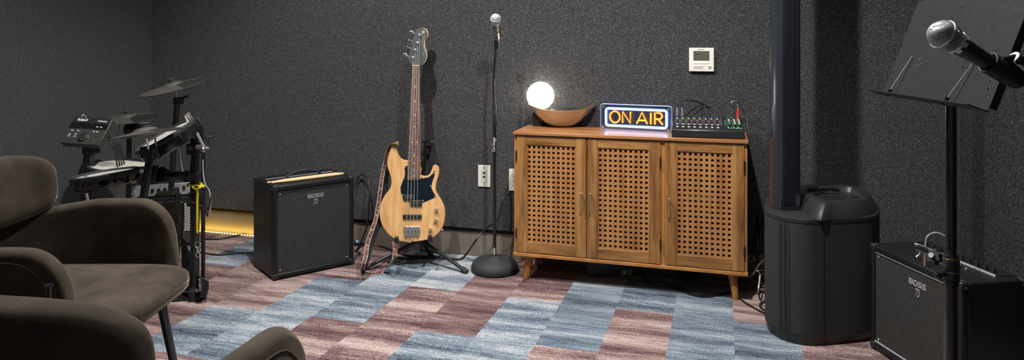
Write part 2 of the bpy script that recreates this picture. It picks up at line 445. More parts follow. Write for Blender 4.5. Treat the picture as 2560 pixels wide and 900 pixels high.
# things seen through the lattice
b = B()
for k in range(7): b.box(-.1+random.uniform(-.004,.004), .1+random.uniform(-.004,.004), -.07, .07, k*.004, k*.004+.003)
tag(b.build('paper_stack', PAPER, loc=(1.195, -.17, .4175)), 'stack of white paper on the shelf behind the right lattice door', 'paper stack')
b = B().box(-.055,.055,-.05,.05,0,.045); b.box(-.053,.053,-.052,-.05,.012,.018)
tag(b.build('small_box', PAPER, bev=.002, loc=(1.16, -.21, .141)), 'small white box low behind the right lattice door', 'box')
t = thing('storage_box', 'dark red box behind the centre lattice door', 'box', (.88, -.16, .4175))
B().box(-.12,.12,-.07,.07,0,.09).build('tray', flat('box_red', (.10,.025,.018), .6), t, bev=.003)
B().box(-.123,.123,-.073,.073,.091,.115).build('lid', flat('box_red_lid', (.14,.035,.025), .6), t, bev=.003)
tag(B().prism(rrect(.2,.12,.02), 0, .04).build('coiled_pouch', flat('pouch_grey', (.10,.10,.10), .7), bev=.006, loc=(.58,-.17,.141)), 'grey pouch low behind the left lattice door', 'pouch')

# ------- globe lamp
gp = pt(1351, 239, 3.76)
t = cthing('globe_lamp', 'glowing round white globe lamp on a small black base behind the gold bowl', 'lamp', (gp.x, gp.y, .737))
B().prism(rrect(.05,.05,.006), 0, .075).build('base', BLK, t, bev=.002, loc=(-.016,0,0))
B().lathe([(.0,-.001),(.022,-.001),(.022,.006),(0,.006)], 24, at=(-.006,0,.083)).build('collar', BRASS, t)
b = B(); n = 24
b.lathe([(0 if k in (0, n) else .0725*math.sin(PI*k/n), -.0725*math.cos(PI*k/n)) for k in range(n+1)], 48); b.build('globe', GLOBE, t, loc=(0,0,gp.z-.737))
# ------- bowl
bp = fl(1404, 322, .737); bp.y += .085; bp.x = (1404-CX)/F*bp.y
t = cthing('decorative_bowl', 'champagne metal boat-shaped bowl with gold inside on the sideboard', 'bowl', (bp.x, bp.y, .737), -3)
def bowl():
    n = 64; prof = [(0,.0008),(.20,.0008),(.30,.004),(.45,.018),(.62,.042),(.78,.070),(.90,.093),(1.0,.112)]
    R = []
    def P(k, s, zz, th, ins):
        a, c = .178, .108; w = s**1.0
        z = zz*(1+.11*math.cos(2*th)*s*s - .085) + (.004 if ins else 0) + .012*s*s*s*math.cos(th)*0
        x = a*w*math.cos(th); y = c*w*math.sin(th)
        if ins: x *= .975; y *= .965
        return (x, y, z)
    for k, (s, z) in enumerate(prof): R.append([P(k, max(s, .02), z, 2*PI*i/n, 0) for i in range(n)])
    R2 = [[P(k, max(s, .02), z, 2*PI*i/n, 1) for i in range(n)] for k, (s, z) in reversed(list(enumerate(prof)))]
    b = B(); b.rings(R, cap=False); b.m = 1; b.rings([R[-1]]+R2, cap=False)
    b.m = 0; b.add(R[0], [tuple(range(n))]); b.m = 1; b.add(R2[-1], [tuple(range(n))])
    return b
bowl().build('bowl_shell', [GOLDB, GOLDI], t, ang=70)
tb = cthing('tablet_case', 'black flat case lying tilted inside the gold bowl', 'case', (bp.x+.022, bp.y+.005, .737), 6)
b = B(Matrix.Translation((0,0,.083)) @ Matrix.Rotation(math.radians(-3), 4, 'Y') @ Matrix.Rotation(math.radians(8), 4, 'X'))
b.box(-.075,.065,-.045,.03,0,.009).build('case', BLK, tb, bev=.002)
# ------- on air sign
sp0 = fl(1501, 323.5, .737); sp1 = fl(1675, 333, .737)
ang = math.degrees(math.atan2(sp1.y-sp0.y, sp1.x-sp0.x))
t = cthing('neon_sign', 'lit neon ON AIR sign in clear acrylic on the sideboard', 'neon sign', (sp0.x, sp0.y, .737), ang)
SW, SH = .357, .128
B().vprism(rrect(SW, SH, .010, 5, SW/2, SH/2+.0005), -.002, .002).build('front_plate', ACRYL, t)
B().vprism(rrect(SW, SH, .010, 5, SW/2, SH/2+.0005), .022, .026).build('back_plate', ACRYL, t)
for yy in (0, .024):
    B().tube([(x, yy, z) for x, z in rrect(SW, SH, .010, 5, SW/2, SH/2+.0015)], .0011, 6, closed=True).build('plate_edge', ACRE, t)
for sx in (.013, SW-.013):
    for sz in (.013, SH-.012): B().cyl((sx,-.006,sz),(sx,.028,sz),.0045).build('standoff', CHROME, t)
ring = rrect(SW-.05, SH-.042, .012, 5, SW/2, SH/2)
B().tube([(x, .012, z) for x, z in ring], .0036, 8, closed=True).build('neon_border', NEONW, t)
def ribbon(P, w, y0, y1, closed=False):
    b = B(); P = [Vector((p[0], 0, p[1])) for p in P]; n = len(P); R = []
    for i in range(n):
        a = P[i-1] if (i or closed) else P[0]; c = P[(i+1) % n] if (i < n-1 or closed) else P[-1]
        d = (c-a).normalized(); q = Vector((-d.z, 0, d.x))*w/2
        R.append([P[i]+q+V(0,y0,0), P[i]-q+V(0,y0,0), P[i]-q+V(0,y1,0), P[i]+q+V(0,y1,0)])
    return b.rings(R, closed)
ribbon(ring, .0135, .014, .017, True).build('border_halo', NEONB, t)  # blue halo around the border tube, drawn as a glowing ribbon
def arc(cx, cz, rx, rz, a0, a1, n=20): return [(cx+rx*math.cos(math.radians(a0+(a1-a0)*k/n)), cz+rz*math.sin(math.radians(a0+(a1-a0)*k/n))) for k in range(n+1)]
LZ0, LZ1 = .037, .094; LM = (LZ0+LZ1)/2; lh = (LZ1-LZ0)
strokes = [arc(.072, LM, .0255, lh/2, 0, 354, 30),
           [(.112,LZ0),(.112,LZ1),(.152,LZ0),(.152,LZ1)],
           [(.184,LZ0),(.211,LZ1),(.237,LZ0)], [(.194,LZ0+.017),(.229,LZ0+.017)],
           [(.255,LZ0),(.255,LZ1)],
           [(.275,LZ0),(.275,LZ1),(.294,LZ1)]+arc(.294, LZ1-.015, .0165, .015, 90, -90, 12)+[(.277,LZ1-.030)], [(.292,LZ1-.031),(.314,LZ0)]]
for P in strokes:
    o = B().tube([(x, .010, z) for x, z in P], .0032, 8).build('letter_tube', NEONY, t)
    ribbon(P, .0105, .0125, .016).build('letter_halo', NEONO, o)  # orange halo around each letter, drawn as a glowing ribbon
# ------- mixer
m0 = fl(1679, 342, .739); m1 = fl(1861, 347.7, .739)
ma = math.degrees(math.atan2(m1.y-m0.y, m1.x-m0.x)); MW = (m1-m0).length
t = cthing('audio_mixer', 'black compact mixing console with rows of coloured knobs on the sideboard', 'mixer', (m0.x, m0.y, .737), ma)
MD = .225
side = [(0,.003),(0,.036),(.012,.041),(MD-.02,.078),(MD,.078),(MD,.003)]
b = B(); b.rings([[(x, y, z) for y, z in side] for x in (0, MW)]); b.build('case', MIXB, t, bev=.003)
sl = math.atan2(.037, MD-.032); PM = Matrix.Translation((0, .012, .0412)) @ Matrix.Rotation(sl, 4, 'X'); PL = (MD-.032)/math.cos(sl)
B(PM).box(.012, MW-.012, .003, PL-.002, 0, .0016).build('panel', MIXP, t)
b = B(PM)
for k in range(9):
    x = .018+k*.0262; b.box(x-.0004, x+.0004, .06, PL-.006, .0016, .0022)
    for q in range(6): b.box(x+.014, x+.022, .065+q*.014, .0665+q*.014, .0016, .0022)
b.build('channel_lines', LGREY, t)
b = B(PM)
for x in (.256, .279, .300): b.box(x-.0005, x+.0005, .03, PL-.004, .0016, .0023)
b.box(.254, MW-.016, PL-.008, PL-.007, .0016, .0023); b.box(MW-.0165, MW-.0155, .008, PL-.004, .0016, .0023)
b.build('green_lines', GRNP, t)
def knob(x, y, cap, body=BLK, h=.014):
    o = B(PM).cyl((x,y,.0016),(x,y,h),.0056,.0046,12).build('knob', body, t)
    B(PM).cyl((x,y,h),(x,y,h+.0022),.0048,.0044,12).box(x-.0006,x+.0006,y-.0042,y,h+.002,h+.0028).build('knob_cap', cap, o)
for k in range(8):
    x = .026+k*.0262
    for q, cm in enumerate((BRNP, BRNP, YELP, BLUP)): knob(x, .066+q*.021, cm)
    knob(x, .034, PAPER, BLK, .010)
    B(PM).box(x-.0055,x+.0055,.008,.022,.0016,.0052).build('push_button', LGREY, t, bev=.001)
for x, cm, bm_ in ((.262, GRNP, BLK), (.286, WHITE, BLK), (.306, WHITE, BLK)):
    for q in range(4): knob(x, .045+q*.022, GRNP if cm is GRNP and q < 2 else WHITE, BLK)
    B(PM).box(x-.010,x-.002,.009,.028,.0016,.005).build('push_button', GRNP, t, bev=.001)
    B(PM).box(x+.003,x+.009,.009,.016,.0016,.005).build('push_button', LGREY, t, bev=.001)
mixer = t
def xf(th_, p):   # local -> viewpoint-frame coords for thing placed with cthing
    a = th_.rotation_euler.z-TH; ca, sa = math.cos(a), math.sin(a)
    w = Vector(th_.location)-Vector((CAMX, CAMY, 0)); X = w.x*CT+w.y*ST; Y = -w.x*ST+w.y*CT
    return Vector((X+p[0]*ca-p[1]*sa, Y+p[0]*sa+p[1]*ca, th_.location.z+p[2]))
def plug(name, label, lx, ly, mat, path, h=.042, r=.0052, cabm=BLK, cr=.0024, boot=BLK):
    base = xf(mixer, PM @ Vector((lx, ly, .0045)))
    t = cthing(name, label, 'cable', base)
    B().cyl((0,0,0),(0,0,h),r,r,14).build('connector', mat, t)
    B().cyl((0,0,h),(0,0,h+.018),r*.85,r*.6,12).build('strain_relief', boot, t)
    P = [V(0,0,h+.017)]+[Vector(p)-base for p in path]
    B().tube(P, cr, 8, smooth=8).build('cord', cabm, t)
plug('plug_cable', 'leftmost chrome-plugged black cable arching over the mixer', .024, .185, CHROME,
     [pt(1707,255,3.50), pt(1716,251,3.52), pt(1745,256,3.55), pt(1775,272,3.57), pt(1800,290,3.60), pt(1806,315,3.635)])
plug('plug_cable', 'second chrome-plugged black cable arching over the mixer', .048, .185, CHROME,
     [pt(1722,254,3.49), pt(1733,251,3.51), pt(1757,259,3.54), pt(1785,276,3.56), pt(1806,291,3.59), pt(1812,318,3.625)])
plug('plug_cable', 'silver-plugged grey cable at the right end of the mixer', .284, .155, STEEL,
     [pt(1828,256,3.40), pt(1838,254,3.42), pt(1852,272,3.45), pt(1866,300,3.49), pt(1874,340,3.51), pt(1886,450,3.52), pt(1893,560,3.50), pt(1896,650,3.47), fl(1899,705,.004)], .05, .0056, GREYC)
plug('plug_cable', 'red-plugged black cable at the right end of the mixer', .306, .150, REDP,
     [pt(1842,256,3.42), pt(1850,262,3.45), pt(1862,288,3.48), pt(1870,330,3.52), pt(1880,440,3.54), pt(1886,560,3.52), pt(1892,660,3.49), fl(1888,695,.004)], .036, .005, BLK, .0017, REDP)

# ------- SM58 box under the cabinet
q0 = fl(1476, 693); t = cthing('product_box', 'dark microphone box lettered SM58 on the floor beneath the sideboard', 'box', q0, 5)
B().box(0,.255,0,.11,.0005,.098).build('carton', flat('carton_black', (.022,.022,.024), .5), t, bev=.001)
B().box(-.001,-.0002,0,.11,.001,.097).build('side_face', flat('carton_side', (.16,.16,.165), .6), t)
for k in range(4):
    text('SM58SM58SM58SM58'[k % 2:][:14], .026, DGREY, t, Matrix.Translation((.004, -.0006, .006+k*.023)) @ FRONT)
text('SM', .036, PAPER, t, Matrix.Translation((.160, -.003, .006)) @ Matrix.Diagonal((.52,1,1,1)) @ FRONT, bold=.0004)
text('58', .036, flat('lime_print', (.25,.62,.04), .5), t, Matrix.Translation((.1905, -.003, .006)) @ Matrix.Diagonal((.52,1,1,1)) @ FRONT, bold=.0004)

# ================================================================== WALL FIXTURES
def plate(u, z, label, two=False):
    t = thing('wall_plate', label, 'wall socket', (u, -.0202, z))
    B().vprism(rrect(.070,.118,.004), -.007, 0).build('cover', WHITE, t, bev=.0015)
    B().vprism(rrect(.034,.068,.003), -.0085, -.0071).build('insert', flat('insert_white', (.50,.49,.46), .4), t)
    for dz in (.018, -.004):
        B().vprism([(-.007,dz+.005),(.007,dz+.005),(.007,dz-.001),(.003,dz-.005),(-.003,dz-.005),(-.007,dz-.001)], -.0092, -.0086).build('port', BLK, t)
    for dz in (.05, -.05, .041, -.041): B().cyl((0,-.008,dz),(0,-.007,dz),.003,n=10).build('screw', STEEL, t)
plate(.0794, .448, 'white wall socket plate behind the black microphone stand pole')
plate(.256, .436, 'white wall socket plate half hidden by the sideboard edge')
t = thing('thermostat', 'white square wall thermostat controller with lit green dot above the mixer', 'thermostat', (1.2254, -.0202, 1.092))
B().vprism(rrect(.120,.118,.003), -.016, 0).build('housing', WHITE, t, bev=.002)
B().box(-.039,.038,-.0172,-.0161,-.004,.043).build('display', BLACKG, t)
for k in range(4): B().box(-.037+k*.019,-.0195+k*.019,-.0178,-.0162,-.020,-.012).build('button', flat('button_white',(.70,.69,.65),.4), t, bev=.0006)
B().cyl((.040,-.0172,-.027),(.040,-.0161,-.027),.0034,n=14).build('status_light', LEDG, t)
B().cyl((.040,-.0168,-.039),(.040,-.0161,-.039),.008,n=20).build('round_button', LAB, t)
b = B(); b.box(-.040,.014,-.0165,-.0161,-.0345,-.0338).box(-.040,.014,-.0165,-.0161,-.047,-.0463)
for k in range(5): b.box(-.036+k*.009,-.030+k*.009,-.0165,-.0161,-.042,-.039)
b.box(-.036,-.030,-.0176,-.0172,.008,.012).box(-.006,.006,-.0176,-.0172,.007,.010).box(-.03,.02,-.0176,-.0172,.026,.027).box(-.026,-.018,-.0176,-.0172,.024,.029)
b.build('printing', BLKR, t)
b = B()
for a in range(3):
    A = math.radians(90+120*a); c = V(-.011+.0035*math.cos(A), 0, .0505+.0035*math.sin(A)); d = V(math.cos(A),0,math.sin(A)); e = V(-d.z,0,d.x)
    P = [c-d*.0032, c+e*.0018, c+d*.0032, c-e*.0018]; b.vprism([(p.x, p.z) for p in P], -.0168, -.0161)
for k in range(6): b.box(-.003+k*.0024,-.0013+k*.0024,-.0166,-.0161,.049,.052)
b.build('emblem', BLKR, t)

# LED strip along the baseboard
t = thing('led_strip_light', 'warm yellow glowing light strip on the floor along the baseboard', 'light strip', (-2.1, -.020, 0))
B().box(0,.76,-.006,.004,.0006,.004).build('strip', flat('strip_tape', (.55,.48,.3), .6), t)
for k in range(37): B().box(.006+k*.0204,.013+k*.0204,-.004,.001,.0042,.0085).build('diode', LEDY, t)
lt = bpy.data.lights.new('strip_glow', 'AREA'); lt.shape = 'RECTANGLE'; lt.size = .74; lt.size_y = .01; lt.energy = .75; lt.color = (1,.62,.08)
lo = bpy.data.objects.new('strip_glow', lt); COL.objects.link(lo); lo.location = (-1.73,-.028,.012); lo.rotation_euler = (math.radians(150),0,0)

# ================================================================== AMPLIFIERS
def boss(parent, M):
    b = B(M); T = .0030
    def R(x0, x1, z0, z1): b.box(x0, x1, -.0012, .0006, z0, z1)
    h = .019
    def seg(ox, segs):
        for a in segs: R(ox+a[0], ox+a[1], a[2], a[3])
    w = .0185
    seg(0, [(-.002,.0035,0,h),(.0055,w,h-.0035,h),(.0055,w-.0015,.0078,.0112),(.0,w,0,.0035),(w-.004,w,0,.0112),(w-.0045,w-.0008,.0095,h)])
    seg(.0215, [(0,w,h-.0035,h),(0,w,0,.0035),(0,.004,0,h),(w-.004,w,0,h)])
    for ox in (.043, .0645): seg(ox, [(0,w,h-.0035,h),(0,w,.0078,.0112),(0,w,0,.0035),(0,.004,.0078,h),(w-.004,w,0,.0112)])
    b.build('logo_lettering', LOGO, parent, flat=True)
    B(M).box(-.003,.086,.0007,.0016,-.003,h+.003).build('logo_plate', LOGO_BG, parent)
    b = B(M @ Matrix.Translation((.030,0,-.034)))
    for P in ([(.001,.024),(.021,.025)], [(.021,.025),(.019,.004),(.014,.000),(.011,.003)], [(.011,.024),(.009,.012),(.000,.001)], [(.001,.024),(.003,.019)]):
        b.tube([(x, 0, z) for x, z in P], .0013, 6, smooth=3)
    b.build('brush_emblem', LOGO, parent)
def amp(t, W, D, H, cloth, trim=False, n_screw=4, fr=.020):
    e = .008
    b = B(); b.box(0, W, .022, D, e, H)
    b.box(0, W, 0, .0225, H-fr*1.25, H).box(0, W, 0, .0225, e, e+fr*1.2).box(0, fr, 0, .0225, e, H).box(W-fr, W, 0, .0225, e, H)
    b.build('cabinet_shell', TOLEX, t, bev=.007, seg=3)
    B().box(fr-.002, W-fr+.002, .010, .021, e+fr, H-fr*1.2).build('grille', cloth, t, bev=.002)
    if trim:
        for z_ in (H-fr*1.25-.006, e+fr*1.2+.001): B().box(fr, W-fr, .006, .0095, z_, z_+.004).build('trim_strip', LGREY, t)
    for x in (0, W):
        for y in (0, D):
            for z in (e, H):
                sx = 1 if x == 0 else -1; sy = 1 if y == 0 else -1; sz = 1 if z == e else -1; q = .002
                x0, x1 = sorted((x-sx*q, x+sx*.026)); y0, y1 = sorted((y-sy*q, y+sy*.026)); z0, z1 = sorted((z-sz*q, z+sz*.026))
                o = B().box(x0, x1, y0, y1, z0, z1).build('corner_protector', BLK, t, bev=.007, seg=3)
                for P in (((x-sx*.003, y+sy*.016, z+sz*.016), (x-sx*.001, y+sy*.016, z+sz*.016)), ((x+sx*.017, y+sy*.017, z-sz*.003), (x+sx*.017, y+sy*.017, z-sz*.0005))):
                    B().cyl(*P, .003, n=10).build('screw', CHROME, o)
    for x in (.04, W-.04):
        for y in (.04, D-.04): B().cyl((x,y,0),(x,y,e+.001),.014,.016).build('foot', BLKR, t)
    for x in (fr+.016, W-fr-.016):
        for z in (e+fr+.018, H-fr*1.25-.018): B().lathe([(0,0),(.005,0),(.004,.002),(0,.003)], 12, (0,-1,0), (x, .010, z)).build('grille_screw', CHROME, t)
A0 = fl(684, 704); A1 = fl(885, 661.5)
aa = math.degrees(math.atan2(A1.y-A0.y, A1.x-A0.x)); AW = (A1-A0).length; AH = .468; AD = .30
t = cthing('bass_amplifier', 'square black bass combo amplifier with drumsticks on top', 'amplifier', A0, aa)
amp(t, AW, AD, AH, CLOTH)
boss(t, Matrix.Translation((AW*.42, .0095, AH-.085)))
b = B(); b.box(.03, AW-.03, AD-.10, AD-.03, AH, AH+.0015); cp = b.build('control_panel', BLKM, t)
B().box(.03, AW-.03, AD-.1015, AD-.0995, AH, AH+.003).build('panel_edge', LGREY, cp)
for k in range(9): B().cyl((.06+k*.036, AD-.065, AH+.001),(.06+k*.036, AD-.065, AH+.012), .0065, .0055, 14).build('knob', BLK, cp)
B().tube([(.10,.135,AH+.002),(.115,.135,AH+.014),(.15,.135,AH+.030),(.205,.135,AH+.038),(.26,.135,AH+.032),(.295,.135,AH+.015),(.31,.135,AH+.002)], .0055, 10, smooth=5).build('handle', BLKR, t)
for x in (.093, .303): B().box(x,x+.026,.122,.148,AH,AH+.008).build('handle_bracket', BLK, t, bev=.002)
def stick(y, xo, label):
    s = cthing('drumstick', label, 'drumstick', xf(t, (.008+xo, y, AH+.0001)), aa+.8, 'drumsticks on the bass amplifier')
    P = [0,.004,.010,.016,.022,.06,.10,.36,.384,.390]; Rr = [.003,.0052,.0056,.0045,.0038,.0058,.0078,.0078,.0065,.002]
    B().tube([(x, 0, .0078) for x in P], Rr, 16).build('shaft', STICK, s)
    b = B()
    for k in range(9):
        if k != 4: b.box(.205+k*.0042, .2078+k*.0042, -.0058, -.0050, .0105, .0135)
    b.build('print_mark', BLKR, s)
stick(.060, .004, 'front wooden drumstick, nearer the amplifier front edge'); stick(.078, -.012, 'rear wooden drumstick just behind the other on the amplifier')
t2 = cthing('power_strip', 'low black power unit with two blue lights beside the bass amplifier', 'power strip', fl(884, 616), 12)
B().box(0,.085,0,.06,.001,.022).build('housing', BLK, t2, bev=.004)
for x in (.020, .052): B().cyl((x,.018,.0215),(x,.018,.0245),.0055,n=12).build('indicator', LEDB, t2)

RA = fl(2175, 869); ra = -81.9
t = cthing('guitar_amplifier', 'black combo guitar amplifier with slanted view of grille, behind the music stand pole', 'amplifier', RA, ra)
RW, RD, RH = .462, .245, .405
amp(t, RW, RD, RH, CLOTHB, True)
boss(t, Matrix.Translation((RW*.45, .0095, RH-.085)))
cp = B().box(.04, RW-.04, RD-.085, RD-.012, RH, RH+.002).build('control_panel', BLKM, t)
B().box(.04, RW-.04, RD-.087, RD-.084, RH, RH+.006).build('panel_edge', LGREY, cp)
for k in range(10): B().cyl((.07+k*.035, RD-.06, RH+.002),(.07+k*.035, RD-.06, RH+.017), .0075, .006, 14).build('knob', BLK, cp)
for x in (.135, .33): B().lathe([(0,0),(.005,0),(.004,.002),(0,.003)], 12, None, (x, .13, RH)).build('handle_screw', CHROME, t)
ramp_ = t
jb = xf(t, (.155, RD-.075, RH))
# cable standing in amp top
j0 = pt(2313, 641, 2.47); j0.z = RH+.002
t = cthing('guitar_cable', 'cable with brass plug rising from the right amplifier and curving behind the pole', 'cable', j0)
B().cyl((0,0,0),(0,0,.022),.006).cyl((0,0,.022),(0,0,.045),.0072,.005).build('plug', flat('plug_brass',(.50,.40,.26),.3,.9), t)
P = [V(0,0,.044)]+[Vector(p)-j0 for p in (pt(2316,598,2.47), pt(2323,588,2.47), pt(2338,582,2.46), pt(2356,587,2.45), pt(2372,600,2.44), pt(2376,640,2.43), pt(2377,668,2.42))]
B().tube(P, .0038, 10, smooth=6).build('cord', flat('cord_grey',(.16,.16,.16),.4), t)

# keyboard amp in the corner behind the drums
kb = cthing('monitor_amplifier', 'small silver-fronted amplifier with punched grille on the floor behind the drum kit', 'amplifier', (-2.168, 4.0, 0), 21)
KW, KH = .36, .37
Mk = Matrix.Rotation(math.radians(-9), 4, 'X')
b = B(Mk); b.box(0,KW,.0,.20,.004,KH); b.build('cabinet_shell', BLKR, kb, bev=.02, seg=3)
B(Mk).box(.012,KW-.010,-.006,.0,.085,.258).build('grille', HONEY, kb)
cp = B(Mk).box(.004,KW-.004,-.010,-.001,.295,KH-.008).build('control_panel', flat('panel_silver',(.30,.30,.30),.35,.4), kb, bev=.002)
B(Mk).box(.012,KW-.010,-.007,-.0,.268,.292).build('upper_grille', HONEY, kb)
for k in range(5): B(Mk).cyl((.13+k*.032,-.010,.33),(.13+k*.032,-.026,.33),.0105,.008).build('knob', BLKG, cp)
B(Mk).box(.285,.30,-.014,-.010,.318,.345).build('badge', BLK, cp)
B(Mk).cyl((.03,-.010,.32),(.03,-.02,.32),.01).cyl((.075,-.010,.32),(.075,-.018,.32),.007).build('jack', CHROME, cp)
for k in (0,1): 
    B(Mk).box(.31,.345,-.012,-.010,.335-k*.008,.338-k*.008).build('printing', WHITE, cp)

# ================================================================== BASS GUITAR
BY0, BZ0, BK = 3.70, .145, .165
def gt(px, py):
    m = (py-HY)/F; Y = (BY0+BK*(CZ-BZ0))/(1+BK*m); Z = CZ-m*Y; X = (px-CX)/F*Y
    return X, (Z-BZ0)*math.sqrt(1+BK*BK)
GX = gt(1031, 600)[0]
def g2(pts, ox, oy, s): return [(gt(ox+x/s, oy+y/s)[0]-GX, gt(ox+x/s, oy+y/s)[1]) for x, y in pts]
tilt = math.atan(BK)
t = cthing('bass_guitar', 'natural wood four-string bass guitar with black pickguard leaning on a floor stand', 'bass guitar', (GX, BY0, 0))
GM = Matrix.Translation((0,0,BZ0)) @ Matrix.Rotation(-tilt, 4, 'X')
body = [(275,50),(283,90),(300,130),(325,149),(352,153),(430,190),(430,238),(445,247),(470,248),(488,236),(500,210),(508,188),(521,180),(538,187),(546,205),(545,235),(535,270),(527,305),(527,340),(541,370),(561,402),(578,440),(584,485),(580,530),(566,573),(545,602),(510,630),(470,646),(420,655),(380,659),(330,655),(280,644),(240,620),(206,580),(186,540),(176,490),(179,440),(192,400),(216,360),(239,330),(249,298),(247,260),(235,225),(225,190),(225,150),(235,110),(252,72),(265,52)]
o2 = cat2(g2(body, 880, 340, 2.5), 3)
B(GM).vprism(o2, -.019, .019).build('body', ASH, t, bev=.007, seg=4, ang=30)
pgp = [(330,190),(350,186),(350,272),(428,272),(430,258),(447,264),(480,258),(505,238),(521,214),(519,245),(503,288),(499,322),(511,350),(529,378),(447,414),(440,398),(396,398),(396,372),(322,395),(318,372),(309,350),(307,320),(318,288),(331,258),(336,230)]
B(GM).vprism(g2(pgp, 880, 340, 2.5), -.0215, -.0192).build('pickguard', PG, t)
for x, y in ((334,196),(519,234),(495,311),(521,378),(322,369),(448,402),(432,262)):
    c = g2([(x,y)], 880, 340, 2.5)[0]; B(GM).lathe([(0,0),(.0035,0),(.002,.0015),(0,.002)], 10, (0,-1,0), (c[0],-.0215,c[1])).build('pickguard_screw', CHROME, t)
def gbox(pts, y0, y1, name, mat, bev=.002):
    q = g2(pts, 880, 340, 2.5); x0 = min(a[0] for a in q); x1 = max(a[0] for a in q); z0 = min(a[1] for a in q); z1 = max(a[1] for a in q)
    return B(GM).box(x0, x1, y0, y1, z0, z1).build(name, mat, t, bev=bev), (x0, x1, z0, z1)
for pts in ([(324,366),(396,398)], [(366,400),(441,434)], [(322,488),(439,513)]):
    pk, (x0,x1,z0,z1) = gbox(pts, -.030, -.018, 'pickup', BLK, .003)
    for k in range(4):
        x = x0+(x1-x0)*(.24+.17*k); B(GM).cyl((x,-.0308,(z0+z1)/2),(x,-.0299,(z0+z1)/2),.0022,n=10).build('pole_piece', CHROME, pk)
br, (x0,x1,z0,z1) = gbox([(329,562),(427,625)], -.024, -.018, 'bridge', CHROME, .002)
B(GM).box(x0,x1,-.034,-.024,z0+.055*0+ (z1-z0)*.62,z1).build('bridge_ridge', CHROME, br, bev=.002)
for k in range(4):
    x = x0+(x1-x0)*(.16+.226*k)
    B(GM).box(x-.004,x+.004,-.032,-.024,z0+.012,z0+(z1-z0)*.55).build('saddle', CHROME, br, bev=.001)
    B(GM).cyl((x,-.028,z0-.001),(x,-.028,z0+.009),.0045,n=12).build('string_end', CHROME, br)
for x, y in ((531,459),(527,524),(493,582)):
    c = g2([(x,y)], 880, 340, 2.5)[0]; B(GM).lathe([(0,0),(.0095,0),(.0095,.004),(.008,.017),(0,.0185)], 20, (0,-1,0), (c[0],-.019,c[1])).build('control_knob', CHROME, t)
c = g2([(557,585)], 880, 340, 2.5)[0]; B(GM).cyl((c[0]-.004,0,c[1]+.004),(c[0]+.010,0,c[1]-.004),.006,n=12).build('output_jack', STEEL, t)
nut = [gt(1032.3,166.6), gt(1051,166.6)]; end = [gt(1020,450), gt(1051,450)]
N0, N1 = [(p[0]-GX, p[1]) for p in nut]; E0, E1 = [(p[0]-GX, p[1]) for p in end]
B(GM).vprism([E0, E1, N1, N0], -.030, -.0245).build('fretboard', ROSE, t, bev=.001)
B(GM).vprism([(E0[0]+.001,E0[1]+.10),(E1[0]-.001,E1[1]+.10),(N1[0]-.0005,N1[1]),(N0[0]+.0005,N0[1])], -.0243, -.004).build('neck', MAPLE, t, bev=.006)
B(GM).vprism([(E0[0],E0[1]),(E1[0],E1[1]),(E1[0],E1[1]+.105),(E0[0],E0[1]+.105)], -.0243, -.018).build('neck_heel', MAPLE, t)
L0 = N0[1]-E0[1]; SC_ = L0/(1-2**(-22/12))
fz = [N0[1]-SC_*(1-2**(-k/12)) for k in range(0, 22)]
def nx(z, s):
    q = (z-E0[1])/(N0[1]-E0[1]); a = E0[0]+(N0[0]-E0[0])*q; c = E1[0]+(N1[0]-E1[0])*q; return a+(c-a)*s
for k, z in enumerate(fz):
    if k == 0: B(GM).box(nx(z,0),nx(z,1),-.0325,-.0245,z,z+.004).build('nut', MAPLE, t)
    else: B(GM).cyl((nx(z,0),-.0302,z),(nx(z,1),-.0302,z),.0011,n=6).build('fret', STEEL, t)
for k in (3,5,7,9,12,15,17,19,21):
    zc = (fz[k]+fz[k-1])/2
    for s in ((.27,.73) if k == 12 else (.5,)): B(GM).cyl((nx(zc,s),-.0305,zc),(nx(zc,s),-.0299,zc),.0028,n=10).build('inlay_dot', DOTM, t)
hs = [(147,326),(130,300),(113,281),(117,268),(140,180),(163,88),(172,72),(188,62),(212,57),(238,68),(250,90),(246,113),(228,138),(226,165),(230,195),(241,232),(239,268),(224,300),(204,316),(200,326)]
hq = cat2(g2(hs, 980, 50, 2.8125), 3)
HM = GM @ Matrix.Translation((0,.006,0))
B(HM).vprism(hq, -.018, -.003).build('headstock', GREYB, t, bev=.0015)
eg = g2([(x+3,y+1) for x, y in hs[8:19]], 980, 50, 2.8125)
B(HM).tube([(x, -.010, z) for x, z in eg], .0028, 8, smooth=5).build('headstock_edge', MAPLE, t, label='bare maple edge of the headstock')
tun = []
for (x, y), (kx, ky) in zip(((196,110),(180,164),(163,214),(147,268)), ((136,86),(118,141),(105,188),(90,245))):
    c = g2([(x,y)], 980, 50, 2.8125)[0]; k2 = g2([(kx,ky)], 980, 50, 2.8125)[0]; tun.append(c)
    m = B(HM).lathe([(0,0),(.008,0),(.0075,.003),(.0045,.004),(.0045,.016),(.006,.018),(0,.019)], 16, (0,-1,0), (c[0],-.018,c[1])).build('tuning_post', CHROME, t)
    B(HM).cyl((c[0]-.006,.001,c[1]),(k2[0]+.004,.001,k2[1]),.0026,n=8).build('tuner_shaft', CHROME, m)
    big = (kx, ky) in ((136,86),(90,245))
    fn = (lambda p: p)
    B(orient(HM @ Vector((k2[0],.001,k2[1])), (.15,-1,.1)) if big else HM @ Matrix.Translation((k2[0],.001,k2[1])) ).sell((0,0,0), (.013,.010,.0025) if big else (.012,.008,.0025), .7, .8, 16, 8).build('tuner_button', flat('tuner_chrome',(.62,.55,.56),.18,1), m)
bp0 = (x0+x1)/2
